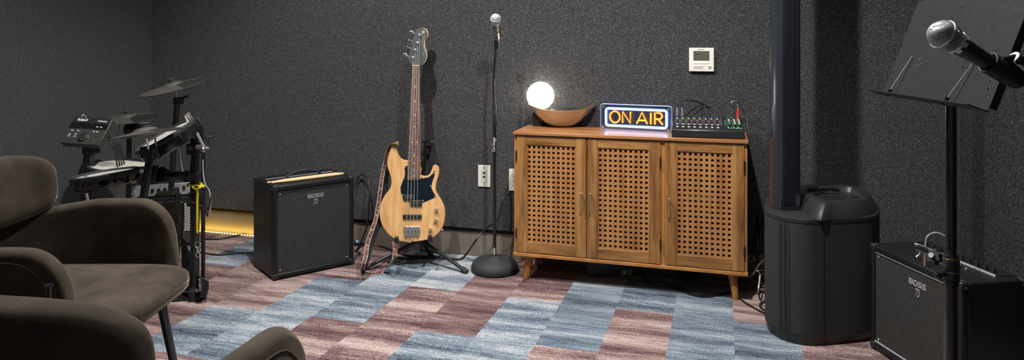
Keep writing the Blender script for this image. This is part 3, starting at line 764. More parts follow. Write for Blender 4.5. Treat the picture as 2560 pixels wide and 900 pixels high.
for k in range(4):
    xb = x0+(x1-x0)*(.16+.226*k); zb = z0+(z1-z0)*.45
    xn = nx(fz[0], .13+.247*k); c = tun[3-k] if k < 4 else 0
    c = tun[[3,2,1,0][k]]
    B(GM).tube([(xb,-.033,zb),(xn,-.0325,fz[0]+.002),(c[0]+.003,-.022,c[1])], .0012-.0001*k, 6).build('string', flat('string_wire', (.60,.58,.55), .35, .4), t)
c = g2([(222,88)], 980, 50, 2.8125)[0]
lg = B(HM); lg.tube([(c[0]+.0075*math.cos(a*PI/12), -.0183, c[1]+.0075*math.sin(a*PI/12)) for a in range(24)], .0009, 5, closed=True)
for a in (30,90,150): 
    A = math.radians(a); lg.cyl((c[0]-.0062*math.cos(A),-.0183,c[1]-.0062*math.sin(A)),(c[0]+.0062*math.cos(A),-.0183,c[1]+.0062*math.sin(A)),.0011,n=5)
lg.build('emblem', MAPLE, t)
rib = g2([(240,112),(226,128),(220,150),(225,185),(232,215),(228,238),(224,250)], 980, 50, 2.8125)
B(HM).tube([(x-.002,-.0184,z) for x, z in rib], .0010, 5, smooth=3).build('name_script', LGREY, t)

# strap
def gp3(x, y, d=0):   # crop pixel -> viewpoint frame, in front of the guitar by d
    px, py = 880+x/2.5, 340+y/2.5; m = (py-HY)/F; Y = (BY0+BK*(CZ-BZ0))/(1+BK*m)-d; return pt(px, py, Y)
so = (GX-.18, BY0, 0)
def band(P, w, th, wdir, mat, name, par, sm=6):
    P = cat([Vector(p) for p in P], sm); R = []
    for i, p in enumerate(P):
        a = P[max(0,i-1)]; c = P[min(len(P)-1,i+1)]; tg = (c-a).normalized()
        wd = wdir(i/(len(P)-1)) if callable(wdir) else Vector(wdir)
        wd = (wd-tg*wd.dot(tg)).normalized(); nn = tg.cross(wd)
        R.append([p+wd*w/2+nn*th/2, p-wd*w/2+nn*th/2, p-wd*w/2-nn*th/2, p+wd*w/2-nn*th/2])
    o = B(off(so)).rings(R).build(name, mat, par, ang=60)
    if name == 'woven_band':
        for a_ in (0, 1): B(off(so)).tube([r_[a_] for r_ in R], .0016, 6).build('edge_piping', LGREY, o)
    return o
st = cthing('guitar_strap', 'red and white woven guitar strap hanging from the bass to the floor', 'guitar strap', so)
band([gp3(292,46,.022),gp3(270,42,.027),gp3(245,52,.012),gp3(222,90,-.004),gp3(207,150,-.02)], .036, .003, (.35,.9,.1), LEATHER, 'leather_tab', st)
P1 = [(207,155,-.02),(195,220,-.02),(183,290,-.01),(172,370,0),(160,450,.01),(148,520,.03),(120,600,.06),(95,680,.09)]
g = lambda L: [gp3(x,y,d) for x,y,d in L]
def floorz(p): 
    p = Vector(p); p.z = max(p.z, .006); return p
tail = [pt(914,640,3.55), pt(908,664,3.52), floorz(fl(907,679,.014)), floorz(fl(916,684,.006)), floorz(fl(940,684,.005)), floorz(fl(962,676,.012)), pt(980,654,3.56), pt(988,626,3.62), pt(986,604,3.68)]
band(g(P1)+tail[:2]+tail[2:], .019, .0025, lambda s: V(.75,.62,.1) if s < .65 else V(.2,.9,.35), STRAP, 'woven_band', st, 8)
P2 = [(214,165,-.035),(206,240,-.03),(196,330,-.02),(185,400,-.01),(165,500,.0),(140,590,.03),(110,670,.06)]
band([p+V(.006,.03,0) for p in g(P2)]+[pt(919,640,3.60), pt(913,664,3.57), floorz(fl(912,678,.016))], .034, .002, (.55,.8,.1), BLKR, 'backing_band', st, 8)
band([pt(984,612,3.685),pt(988,602,3.69),pt(1000,599,3.69),pt(1030,603,3.665)], .026, .003, (.1,.9,.4), LEATHER, 'end_tab', st)

# guitar stand
hub = (-.47, 3.90, .0); ho = (hub[0], hub[1], 0)
t = cthing('guitar_stand', 'black folding tripod floor stand holding the bass guitar', 'guitar stand', ho)
MO = off(ho)
hb = V(-.487, 3.80, .125)
f1 = fl(1163,677,.014); f2 = fl(913,670,.012); f3 = V(-.45, 4.0-.07, .014)
B(MO).box(hb.x-.024,hb.x+.024,hb.y-.02,hb.y+.02,hb.z-.018,hb.z+.022).build('hub', BLK, t, bev=.005)
for f in (f1, f2, f3):
    o = B(MO).tube([hb+(f-hb)*.04+V(0,0,.0), f], .0095, 12).build('leg', BLKM, t)
    d = (f-hb).normalized(); B(MO).cyl(f-d*.022, f+d*.012, .0135, n=14).build('rubber_foot', BLKR, o)
yk = V(-.482, 3.955, .625)
B(MO).tube([hb+V(0,.005,-.02), hb+V(0,.01,.1), yk+V(0,.01,-.05), yk], .0095, 12).build('upright_tube', BLKM, t)
B(MO).tube([yk+V(-.045,-.055,.005), yk+V(-.04,-.01,.0), yk, yk+V(.04,-.01,0), yk+V(.045,-.055,.005)], .0055, 10, smooth=5).build('neck_yoke', BLKM, t)
for sx in (-.045, .045): B(MO).sell(tuple(yk+V(sx,-.062,.005)), (.011,.013,.011), 1, 1, 16, 10).build('yoke_bumper', BLKR, t)
for (px_, py_, k) in ((992,600,-1),(1075,596,1)):
    e = pt(px_, py_, 3.63)
    B(MO).tube([hb+V(0,0,-.005), hb+V(k*.05,-.03,.002) , V(e.x, e.y+.10, e.z-.012), e+V(0,.012,-.012), e], .0055, 10, smooth=5).build('cradle_arm', BLKM, t)
    B(MO).cyl(e+V(0,0,-.014), e+V(0,-.008,.016), .011, n=14).build('cradle_bumper', BLKR, t)

# ================================================================== MICROPHONES
def mic(name, label, c, axis, body, up=(0,0,1)):   # c ball centre in viewpoint frame, axis from tail to ball
    t = cthing(name, label, 'microphone', c); M = orient((0,0,0), axis)
    r = .0252
    core = [(.0001,-.030)]+[(.0232*math.sin(PI*k/16), -.0232*math.cos(PI*k/16)) for k in range(4, 16)]
    B(M).lathe([(0,-.029),(.018,-.028)]+core[1:]+[(0,.0232)], 32).build('windscreen', MESHI, t)
    prof = [(.0190,-.0260),(.0222,-.0200),(.0245,-.0125),(.0253,-.0060),(.0255,0)]
    dome = [(r*math.cos(a), r*math.sin(a)*.93) for a in [PI/2*k/13 for k in range(13)]]
    w = B(M); n = 52
    # diagonal wire weave as thin crossing wires
    full = prof[:-1]+dome; 
    def interp(u):
        u = min(max(u, 0), len(full)-1.001); i = int(u); q = u-i; return (full[i][0]*(1-q)+full[i+1][0]*q, full[i][1]*(1-q)+full[i+1][1]*q)
    for sgn in (1, -1):
        for k in range(40):
            P = []
            for j in range(19):
                rr, zz = interp(j*(len(full)-1.2)/18); a = 2*PI*k/40+sgn*j*.088
                P.append((rr*math.cos(a), rr*math.sin(a), zz))
            w.tube(P, .00058, 4, cap=False)
    w.lathe([(0,.0241),(.0024,.0240),(.0030,.0234),(0,.0230)], 12)
    w.build('mesh_grille', MESHM, t)
    B(M).lathe([(.0250,-.0022),(.0268,-.0018),(.0272,0),(.0268,.0018),(.0250,.0022)], 40).build('grille_band', MESHM, t)
    B(M).lathe([(.0,-.0315),(.0195,-.0315),(.0215,-.0290),(.0212,-.0255),(.0185,-.0250),(0,-.025)], 36).build('collar', MESHM, t)
    o = B(M).lathe([(0,-.158),(.0105,-.158),(.0118,-.155),(.0125,-.13),(.0148,-.085),(.0172,-.052),(.0186,-.0365),(.0186,-.0315),(0,-.0315)], 36).build('handle', body, t)
    B(M).lathe([(.0171,-.0545),(.0177,-.0540),(.0179,-.0530),(.0177,-.0520),(.0174,-.0515)], 36).build('handle_ring', BLKG, o)
    for k in range(8):
        a = 2*PI*k/8; q = V(.0186*math.cos(a), .0186*math.sin(a), -.0345)
        b = B(M @ orient(q, (math.cos(a), math.sin(a), 0), (0,0,1))); b.box(-.0045,.0045,-.002,.003,-.001,.0018).build('collar_tab', MESHM, o)
    return t, M
# foreground vocal microphone on clip
bc = pt(2357, 86, 1.245); ax = (pt(2357,86,1.245)-pt(2522,187,1.262)).normalized()
mt, MM = mic('microphone', 'large black vocal microphone with silver mesh head before the music stand', bc, ax, MICB)
cl = cthing('clip_stand', 'black microphone clip reaching in from a stand at the right edge', 'microphone stand', (bc.x, bc.y, 0))
CM = Matrix.Translation((0,0,bc.z)) @ MM
n = 20
B(CM).lathe([(.0196,-.100),(.0200,-.104),(.0185,-.150),(.0165,-.168),(.0135,-.170),(.0150,-.150),(.0168,-.104),(.0165,-.100)], 36).build('clip_sleeve', CLIPM, cl, ang=50)
B(CM).tube([(0,0,-.159),(0,0,-.172)], .0145, 20).build('clip_end', BLK, cl)
jt = pt(2541, 151, 1.25); L_ = Vector((bc.x, bc.y, 0))
s0 = pt(2474, 139, 1.247); s1 = pt(2500, 196, 1.26)
Mj = off((bc.x, bc.y, 0))
b = B(Mj); y0, y1 = 1.246, 1.262
outl = [(2484,143),(2510,141),(2531,136),(2541,135),(2552,140),(2557,151),(2553,163),(2544,170),(2538,176),(2530,187),(2512,182),(2490,160)]
b.rings([[pt(x, y, y0) for x, y in outl], [pt(x, y, y1) for x, y in outl]]).build('clip_bracket', CLIPM, cl, bev=.003)
B(Mj).cyl(jt+V(0,-.016,0), jt+V(0,.030,0), .0075, n=20).build('pivot_screw', BLKG, cl)
p = pt(2506, 148, 1.237); B(Mj).cyl(p, p+V(0,-.001,0), .0018, n=10).build('rivet', CHROME, cl)
e1 = V(.955, 1.27, 1.07)
B(Mj).tube([jt+V(-.006,0,.006), jt+V(.034,.005,-.026)], .0115, 16).build('thread_socket', NICKEL, cl)
B(Mj).tube([jt+V(.0,.005,-.0), e1, V(.957,1.27,1.0), V(.957,1.27,.02)], .009, 14).build('pole', BLKM, cl)
B(Mj).lathe([(0,.0005),(.125,.0005),(.125,.012),(.10,.022),(.012,.028),(0,.028)], 40, None, (.957,1.27,0)).build('base', BLKR, cl)

# mic stand mid-room
mb = (-.090, 3.67, 0)
t = cthing('microphone_stand', 'tall black microphone stand with round ribbed base beside the sideboard', 'microphone stand', mb)
B().lathe([(0,.001),(.116,.001),(.121,.010),(.121,.026),(.114,.043),(.098,.057),(.086,.064),(.080,.060),(.074,.066),(.070,.067),(.064,.062),(.058,.069),(.053,.070),(.047,.065),(.041,.072),(.036,.073),(.030,.068),(.024,.076),(.014,.079),(0,.079)], 64).build('base', BLKR, t, ang=60)
zc = lambda y: CZ-(y-HY)/F*3.67
B().cyl((0,0,.07),(0,0,zc(316)),.0085).build('pole', BLKM, t)
B().lathe([(0,zc(316)),(.0105,zc(316)),(.0115,zc(312)),(.0115,zc(285)),(.0095,zc(283)),(.0095,zc(262)),(.0075,zc(258)),(0,zc(258))], 20).build('height_clutch', flat('clutch',(.03,.028,.025),.3,.4), t)
pp = [pt(1236,262,3.67)-Vector(mb), pt(1234.5,230,3.67)-Vector(mb), pt(1234.5,195,3.67)-Vector(mb), pt(1237,150,3.67)-Vector(mb), pt(1239.5,118,3.67)-Vector(mb)]
gn = cat(pp, 28); B().tube(gn, [.0060+.0006*(i % 2) for i in range(len(gn))], 12).build('gooseneck', flat('gooseneck',(.04,.035,.033),.25,.7), t, ang=25)
hd = pt(1240,106,3.67)-Vector(mb)
B().cyl(hd+V(0,0,-.032), hd+V(0,0,.008), .011, n=16).build('clip_thread', BLKG, t)
B().box(hd.x-.010,hd.x+.010,hd.y-.010,hd.y+.010,hd.z+.002,hd.z+.018).build('clip_joint', BLKG, t, bev=.003)
text('On-Stage', .020, WHITE, t, Matrix.Translation((.003,-.0093,zc(379))) @ Matrix.Rotation(-PI/2,4,'Y') @ FRONT, name='lettering')
B().box(-.0055,.0035,-.0093,-.0085,.085,.120).build('sticker', LGREY, t)
bc2 = pt(1239,46,3.60); tl = pt(1244,99,3.70); ax2 = (bc2-tl).normalized()
mt2, M2 = mic('microphone', 'small grey microphone on top of the tall stand by the sideboard', bc2, ax2, MICG)
b = B(Matrix.Translation(Vector(bc2)-Vector(mb)) @ M2); Ro = []
for z in (-.085,-.088,-.125,-.128):
    ro = []
    for k in range(n+1):
        a = math.radians(-150+300*k/n); ro.append((.0188*math.cos(a), .0188*math.sin(a), z))
    for k in range(n, -1, -1):
        a = math.radians(-150+300*k/n); ro.append((.0158*math.cos(a), .0158*math.sin(a), z))
    Ro.append(ro)
b.rings(Ro).build('clip_sleeve', NICKEL, t, ang=50)

# ================================================================== MUSIC STAND
D0 = V(.9166, 1.76, 1.0555); D1 = V(.869, 1.30, 1.060)
ed = (D1-D0).normalized(); nh = V(-ed.y, ed.x, 0).normalized()
if nh.x < 0: nh = -nh
tl_ = math.radians(20); up = (nh*math.sin(tl_)+V(0,0,1)*math.cos(tl_)).normalized(); nf = ed.cross(up).normalized()
if nf.x > 0: nf = -nf                      # faces the left of the picture
DL, DH = (D1-D0).length, .245
so_ = (.925, 1.53, 0); MO = off(so_)
t = cthing('music_stand', 'black metal music stand with wide tilted desk in the right foreground', 'music stand', so_)
PMm = Matrix.Translation(D0) @ Matrix((ed, up, nf)).transposed().to_4x4()
dk = B(MO @ PMm).rings([[(x, y, z) for x, y in rrect(DL, DH, .010, 4, DL/2, DH/2)] for z in (-.0015, 0)]).build('desk', DESK, t)
B(MO @ PMm).box(DL-.0015, DL, .006, DH-.006, -.014, -.001).box(0, .0015, .006, DH-.006, -.014, -.001).box(.006, DL-.006, DH-.0015, DH, -.014, -.001).build('desk_flange', DESK, dk)
B(MO @ PMm).box(-.010, DL+.004, -.0018, 0, -.001, .040).build('ledge', DESK, t)
def onp(px, py, h=0):
    d = pt(px, py, 1)-V(0,0,CZ); o = V(0,0,CZ)-D0; k = -(o.dot(nf)-h)/d.dot(nf); return V(0,0,CZ)+d*k
for a, c in (((2279,143),(2219,236)), ((2432,158),(2361,256))):
    A_ = onp(*a, .004); C_ = onp(*c, .012)
    h = B(MO).tube([onp(*a, 0), A_, C_], .0012, 8).build('page_holder', flat('holder_wire', (.62,.60,.60), .3, .5), t)
    m_ = A_+(C_-A_)*.86; B(MO).cyl(m_, m_+(C_-A_).normalized()*.018, .0038, n=12).build('grip', BLKG, h)
for px_, py_ in ((2301,146),(2300,149),(2293,162),(2303,160),(2297,165),(2234,181),(2229,198),(2408,168),(2415,153),(2418,170),(2476,203),(2470,222),(2293,12),(2404,18)):
    p_ = onp(px_, py_, 0); B(MO).cyl(p_, p_+nf*.0012, .0016, n=8).build('rivet', CHROME if px_ < 2310 and px_ > 2285 and py_ > 100 else BLKG, dk)
pz = pt(2378, 272, 1.53).z; pc = V((2378-CX)/F*1.53, 1.53, 0)
B(MO).cyl(pc+V(0,0,.50), pc+V(0,0,pz+.01), .0113).build('inner_pole', BLKG, t)
zz = lambda y: CZ-(y-HY)/F*1.53
B(MO).cyl(pc+V(-.0006,0,.012), pc+V(-.0006,0,zz(712)), .0138, n=28).build('outer_pole', flat('outer_pole',(.030,.026,.022),.25,.3,coat=.3), t)
B(MO).lathe([(0,zz(712)),(.0150,zz(712)),(.0150,zz(640)),(.0125,zz(636)),(0,zz(636))], 28, None, tuple(pc)).build('height_collar', BLKG, t)
hp = D0+ed*DL*.5-nf*.02+up*.03
B(MO).tube([V(pc.x,pc.y,pz-.02), V(pc.x,pc.y,pz+.012), D0+ed*DL*.5+up*.012-nf*.012], .011, 14).build('desk_bracket', BLKG, t)
for k in range(3):
    a = math.radians(90+120*k); B(MO).tube([pc+V(0,0,.16), pc+V(.13*math.cos(a),.13*math.sin(a),.09), pc+V(.27*math.cos(a),.27*math.sin(a),.008)], .008, 10).build('leg', BLKM, t)
# clamp on pole
ct = cthing('pole_clamp', 'black clamp with star knob and chrome rings fixed on the music stand pole', 'clamp', (pc.x, pc.y, zz(712))); MC = off((pc.x, pc.y, zz(712)))
for y in (645, 655, 672, 678, 700):
    B(MC).lathe([(.0152,zz(y)-.0008),(.0166,zz(y)-.0008),(.0166,zz(y)+.0008),(.0152,zz(y)+.0008)], 28, None, tuple(pc)).build('ring', BRASS if y in (645,678) else BLKG, ct)
B(MC).lathe([(.0151,zz(697)),(.0162,zz(697)),(.0162,zz(648)),(.0151,zz(648))], 28, None, tuple(pc)).build('sleeve', BLK, ct)
kc = pt(2336, 642, 1.50); kd = V(.8,.35,-.42).normalized()
B(MC).tube([kc-kd*.012, pt(2362,660,1.52)], .0055, 12).build('bolt', CHROME, ct)
b = B(MC @ orient(kc, kd)); K = 60
pr = [(.0145+.0022*math.cos(7*2*PI*k/K))for k in range(K)]
b.rings([[(r_*math.cos(2*PI*k/K), r_*math.sin(2*PI*k/K), z) for k, r_ in enumerate(pr)] for z in (-.006, .006)]).build('star_knob', flat('knob_navy', (.006,.008,.014), .6, spec=.3), ct, bev=.001)
a_, c_ = pt(2296, 620, 1.56), pt(2330, 634, 1.52)
B(MC).tube([a_, (a_+c_)/2, c_], .007, 12).build('arm', BLKG, ct)
p_ = pt(2298, 638, 1.55); B(MC).tube([p_+V(-.006,0,-.004), p_, p_+V(.004,.0,.008)], .0026, 8).build('wing_screw', CHROME, ct)
p_ = pt(2346, 690, 1.52); B(MC).cyl(p_+V(-.004,0,0), pt(2364,682,1.53), .006, n=12).sell(tuple(p_), (.008,.008,.008), 1, 1, 14, 8).build('lower_knob', BLKG, ct)

# ================================================================== COLUMN SPEAKER
cs = (1.25, 2.98, 0); MO = off(cs)
t = cthing('column_loudspeaker', 'black column loudspeaker with a tall slim column on a bulky floor base', 'loudspeaker', cs)
outer = cat2([(1.042,2.93),(1.048,2.845),(1.085,2.79),(1.17,2.757),(1.39,2.80),(1.465,2.855),(1.540,2.985),(1.560,3.15),(1.50,3.20),(1.16,3.18),(1.094,3.07)], 5)
cx_ = sum(p[0] for p in outer)/len(outer); cy_ = sum(p[1] for p in outer)/len(outer)
def ins(P, d):
    o = []
    for x, y in P:
        v = V(x-cx_, y-cy_, 0); o.append((x-v.normalized().x*d, y-v.normalized().y*d))
    return o
b = B(MO); b.rings([[(x, y, z) for x, y in ins(outer, d)] for d, z in ((.014,.001),(.012,.012),(.002,.035),(0,.045))]); b.build('bottom_skirt', BLK, t)
B(MO).rings([[(x, y, z) for x, y in ins(outer, d)] for d, z in ((.002,.0455),(.002,.478))]).build('subwoofer_grille', SPKG, t)
B(MO).rings([[(x, y, z) for x, y in ins(outer, d)] for d, z in ((0,.4785),(0,.492),(.006,.496))]).build('cap', SPKC, t)
for px_ in (1949, 1962, 2059):
    xx = (px_-CX)/F
    # find front hit on outline
    best = min((y for x, y in outer if abs(x/y-xx) < .006), default=2.8)
    B(MO).box(xx*best-.0012, xx*best+.0012, best-.001, best+.004, .046, .478).build('grille_seam', BLK, t)
raised = cat2([(1.180,2.763),(1.25,2.768),(1.385,2.803),(1.458,2.860),(1.532,2.987),(1.553,3.14),(1.495,3.192),(1.22,3.175),(1.182,3.03)], 4)
rx = sum(p[0] for p in raised)/len(raised); ry = sum(p[1] for p in raised)/len(raised)
sc = lambda k: [(rx+(x-rx)*k, ry+(y-ry)*k) for x, y in raised]
B(MO).rings([[(x, y, z) for x, y in sc(k)] for k, z in ((1.0,.4925),(.995,.497),(.80,.549),(.78,.551),(.60,.550),(.56,.530))]).build('bevelled_top', SPKC, t)
B(MO).tube([(1.23,3.02,.545),(1.26,3.03,.556),(1.36,3.05,.556),(1.40,3.055,.548)], .010, 10).build('carry_handle', BLK, t)
colp = [(-.051,-.02),(-.040,-.045),(.020,-.052),(.045,-.040),(.052,.0),(.045,.045),(-.045,.045),(-.051,.02)]
ccx, ccy = 1.130, 2.945
cr_ = math.radians(8)
cp_ = [(ccx+x*math.cos(cr_)-y*math.sin(cr_), ccy+x*math.sin(cr_)+y*math.cos(cr_)) for x, y in colp]
B(MO).prism(cp_, .494, 2.15).build('column', SPKB, t, bev=.004)
fp = [cp_[1], cp_[2]]
d_ = V(fp[1][0]-fp[0][0], fp[1][1]-fp[0][1], 0); nrm = V(d_.y, -d_.x, 0).normalized()
q = [V(*fp[0],0)+d_*.15+nrm*.0005, V(*fp[0],0)+d_*.92+nrm*.0005, V(*fp[0],0)+d_*.92+nrm*.003, V(*fp[0],0)+d_*.15+nrm*.003]
B(MO).prism([(p.x, p.y) for p in q], .52, 2.13).build('column_grille', flat('column_grille',(.010,.012,.016),.35,.2,coat=.2), t, bev=.001)

# ================================================================== ARMCHAIRS
def chair(label, c, rot):
    t = cthing('armchair', label, 'armchair', (c[0], c[1], 0), rot, 'taupe velvet armchairs')
    path = cat([V(*p, 0) for p in ((.225,-.262),(.08,-.268),(-.08,-.262),(-.19,-.225),(-.255,-.13),(-.275,0),(-.255,.13),(-.19,.225),(-.08,.262),(.08,.268),(.225,.262))], 8)
    K = len(path); Ls = [0]
    for i in range(1, K): Ls.append(Ls[-1]+(path[i]-path[i-1]).length)
    tot = Ls[-1]; R = []; T = .026; seamo = []
    for i in range(K):
        a = path[max(0,i-1)]; q = path[min(K-1,i+1)]; tg = (q-a).normalized(); nn = V(tg.y, -tg.x, 0)   # outward
        if nn.dot(path[i]-V(-.02,0,0)) < 0: nn = -nn
        e = min(Ls[i], tot-Ls[i]); ztop = .690-.028*max(0, min(1,(e-.25)/.2))
        Rr = .13; zt = ztop if e > Rr else .475+(ztop-.475)*(1-(1-e/Rr)**2.3)**(1/2.3)
        th = T*(1 if e > .03 else max(.25, (1-(1-e/.03)**2)**.5)); zb = .375+.0*e
        row = []
        row.append(path[i]+nn*th*.7+V(0,0,zb)); row.append(path[i]+nn*th+V(0,0,zb+.03))
        for k in range(9):
            A = PI*k/8; row.append(path[i]+nn*th*math.cos(A)+V(0,0,zt-T+T*math.sin(A)))
        row.append(path[i]-nn*th+V(0,0,zb+.03)); row.append(path[i]-nn*th*.7+V(0,0,zb))
        R.append(row)
        e2 = e-.026
        if e2 > .004:
            z2 = ztop if e2 > Rr else .475+(ztop-.475)*(1-(1-e2/Rr)**2.3)**(1/2.3)
            seamo.append(path[i]+nn*(th+.0003)+V(0,0,z2-.030))
    # denser rows near the arm ends come from the spline
    sh = B().rings(R).build('shell', VELVET, t, ang=70)
    sh.modifiers.new('Subdivision', 'SUBSURF').levels = 1; sh.modifiers[0].render_levels = 2
    B().tube(seamo, .0013, 5).build('stitching', THREAD, sh)
    for s in (-1, 1): B().tube([(-.158,s*.218,.45+.0),(-.160,s*.219,.55),(-.162,s*.220,.655)], .0012, 5).build('stitching', THREAD, sh)
    def sf(p):
        p = p.copy(); fr_ = max(0, p.x)/.27
        if p.z > 0: p.z *= .75
        p.z -= .012*fr_*fr_*0; return p
    B().sell((.030,0,.472), (.285,.238,.050), .55, .45, 48, 20, sf).build('seat', VELVET, t, ang=80)
    def bf(p):
        p = p.copy(); p.x += .9*p.y*p.y; p.x += -.10*(p.z); return p
    bk = B().sell((-.235,0,.745), (.048,.262,.103), .58, .62, 48, 24, bf).build('headrest_cushion', VELVET, t, ang=80)
    def edge(s):
        P = []
        for k in range(29):
            a = math.radians(-60+300*k/28); sg = lambda w, e: math.copysign(abs(w)**e, w)
            y = .262*.91*sg(math.cos(a), .62); z = .103*.88*sg(math.sin(a), .62); P.append((-.235+s*.030+.9*y*y-.1*z+s*.0, y, .745+z))
        return P
    B().tube(edge(-1), .0012, 5).build('stitching', THREAD, bk)
    for sx, sy in ((1,1),(1,-1),(-1,1),(-1,-1)):
        a = V(.19*sx+.015, .17*sy, .43); f = V(.265*sx+.005, .215*sy, .001)
        B().tube([a, f], [.015,.0095], 16).build('leg', BLKG, t)
    return t
chair('taupe velvet armchair facing right, nearest the electronic drum kit', (-1.275, 1.985), 0)
chair('taupe velvet armchair turned away in the bottom left foreground', (-.705, 1.19), 77)
# slim pole between the chairs
pb = pt(121, 712, 1.55)
t = cthing('capped_pole', 'slim black pole with a flat round cap between the two armchairs', 'pole', (pb.x, pb.y, 0))
B().cyl((0,0,.01),(0,0,pb.z-.004),.0055,n=20).build('shaft', BLKG, t)
B().lathe([(0,pb.z-.004),(.0085,pb.z-.004),(.0098,pb.z-.002),(.0095,pb.z),(.0,pb.z+.0005)], 28).build('cap', BLKG, t)
B().lathe([(0,.0005),(.10,.0005),(.10,.008),(.012,.014),(0,.014)], 32).build('foot', BLKR, t)

# ================================================================== DRUM KIT
ko = (-1.7, 3.2, 0); MO = off(ko)
kit = cthing('electronic_drum_kit', 'black electronic drum kit on a tube rack in the left corner', 'drum kit', ko)
def K(name, b, mat, bev=0, parent=None, **kw): return b.build(name, mat, parent or kit, bev=bev, **kw)
def cymbal(px, py, Y, r, nrm, nut=1):
    c = pt(px, py, Y); M = MO @ orient(c, nrm, (0,1,0))
    b = B(M); b.lathe([(.0,-.006),(r*.25,-.006),(r*.96,-.012),(r,-.010),(r,-.006),(r*.55,.001),(r*.30,.006),(r*.24,.014),(r*.12,.019),(0,.020)], 64)
    ang = [math.atan2(v.y, v.x) for v in b.v]
    cy = K('cymbal_pad', b, [CYM, CYMD], ang=25)
    for p in cy.data.polygons:      # the darker strike sector moulded in the pad
        q = M.inverted() @ p.center
        if q.z > -.007 and q.x > 0 and abs(q.y) < q.x*1.15 and q.length > r*.32: p.material_index = 1
    B(M).lathe([(.0,.018),(.016,.018),(.018,.022),(.015,.027),(.018,.030),(.018,.034),(.014,.037),(.0,.039)], 24).build('wing_nut', BLKR, cy)
    return c, M
def pad(px, py, Y, r, dep, nrm):
    c = pt(px, py, Y); M = MO @ orient(c, nrm, (0,1,0))
    sh_ = K('drum_pad', B(M).lathe([(0,-dep),(r*.82,-dep),(r*.93,-dep*.9),(r*.98,-dep*.25),(r*.97,-.004),(0,-.004)], 48), BLKG)
    B(M).lathe([(r*.90,-.006),(r*1.0,-.012),(r*1.03,-.004),(r*1.02,.006),(r*.97,.010),(r*.92,.006)], 48).build('rim', BLKR, sh_)
    B(M).lathe([(r*.92,-.002),(r*.925,.0005),(0.0,.0015)], 48).build('head', HEADM, sh_)
    for k in range(6):
        a = 2*PI*k/6+.3; q = V(r*1.0*math.cos(a), r*1.0*math.sin(a), 0)
        B(M).cyl(q+V(0,0,-.03), q+V(0,0,.006), .004, n=8).build('tension_lug', BLKR, sh_)
    return c, M
c1, _ = cymbal(434, 214, 3.50, .155, (-.205,-.165,.96))
c2, _ = cymbal(319, 293, 3.78, .145, (-.02,-.10,1))
c3, _ = cymbal(364, 330, 2.86, .160, (-.17,.055,1))
pad(413, 340, 3.12, .132, .058, (-.44,-.22,.87))
pad(263, 436, 2.93, .124, .045, (-.12,.015,1))
pad(300, 415, 3.35, .135, .045, (.09,-.03,1))
# posts and rails
def rod(P, r, name='rack_tube', mat=BLKM, n=16, sm=0): return K(name, B(MO).tube(P, r, n, smooth=sm), mat)
pA = fl(487, 750); pA = V(pA.x, pA.y, 0)
rod([pA+V(0,0,.04), V(pA.x,pA.y,CZ-(345-HY)/F*pA.y)], .0195, 'rack_post')
K('post_boot', B(MO).lathe([(0,.0005),(.029,.0005),(.028,.02),(.025,.055),(.022,.058),(0,.058)], 24, None, tuple(pA)), BLKR)
p2 = V(pA.x+.038, pA.y+.06, 0)
rod([pt(508,700,3.42), pt(508,380,3.42)], .009, 'rack_post')
def clampd(px, py, Y, w=.05, h=.035):
    c = pt(px, py, Y); return K('clamp', B(MO).cbox(c, (w, w*.9, h)), BLK, .006)
clampd(487, 372, 3.234, .058, .05); clampd(485, 440, 3.234, .05, .04); clampd(489, 497, 3.234, .062, .06)
kn = pt(510, 368, 3.2)
K('wing_knob', B(MO).cyl(kn+V(-.03,0,0), kn+V(.012,-.02,0), .012, n=16).cyl(kn+V(.012,-.02,0), kn+V(.030,-.026,0), .006, n=10), CHROME)
K('wing_knob', B(MO).cbox(kn+V(.026,-.02,.028), (.012,.012,.036)).cbox(kn+V(.028,-.02,.048), (.040,.010,.012)), BLK, .004)
K('wing_knob', B(MO).cyl(pt(471,370,3.2), pt(480,370,3.22), .009, n=12), STEEL)
# snare pad L rods and bracket
K('pad_bracket', B(MO).rings([[pt(x, y, Y_) for x, y in ((478,312),(494,292),(510,318),(511,350),(494,352),(484,338))] for Y_ in (3.19, 3.225)]), BLK, .004)
for a, c_, r_ in (((465,288),(480,322),.0085),((470,284),(482,305),.0085),((492,332),(512,372),.0065),((480,322),(494,336),.005)):
    K('mounting_rod', B(MO).cyl(pt(*a, 3.14), pt(*c_, 3.17), r_, n=14), CHROME if r_ > .006 else BLKG)
q_ = pt(508,374,3.15); K('rod_joint', B(MO).sell(tuple(q_), (.014,.014,.014), 1, 1, 16, 10), STEEL)
# left stand carrying hi-hat pad
rod([pt(376,388,2.93), pt(357,505,2.90), fl(330,812,.004)], .0155, 'rack_post')
clampd(372, 380, 2.93, .055, .045)
rod([pt(366,345,2.87), pt(371,372,2.90)], .004, 'cymbal_rod', CHROME)
rod([pt(388,345,2.95), pt(391,372,2.96), pt(380,385,2.95)], .004, 'cymbal_rod', STEEL)
# crash pole
cl_ = pt(443,246,3.50)
rod([c1+V(0.008,0,-.002), cl_], .0045, 'cymbal_rod', CHROME)
K('tilter', B(MO).cbox(cl_+V(.006,0,-.012), (.040,.03,.034)).cyl(cl_+V(.02,0,0), cl_+V(.060,-.01,.012), .006, n=10), BLK, .005)
rod([cl_+V(0,0,-.02), pt(437,330,3.52), pt(430,440,3.54), pt(426,500,3.54)], .0135, 'cymbal_pole')
# second cymbal pole, hub
rod([c2, pt(323,318,3.78)], .0045, 'cymbal_rod', CHROME)
K('tilter', B(MO).cyl(pt(315,325,3.78), pt(345,322,3.78), .03, n=20), BLK, .004)
rod([pt(323,330,3.78), pt(322,420,3.78), pt(321,800*0+520,3.78)], .0125, 'cymbal_pole')
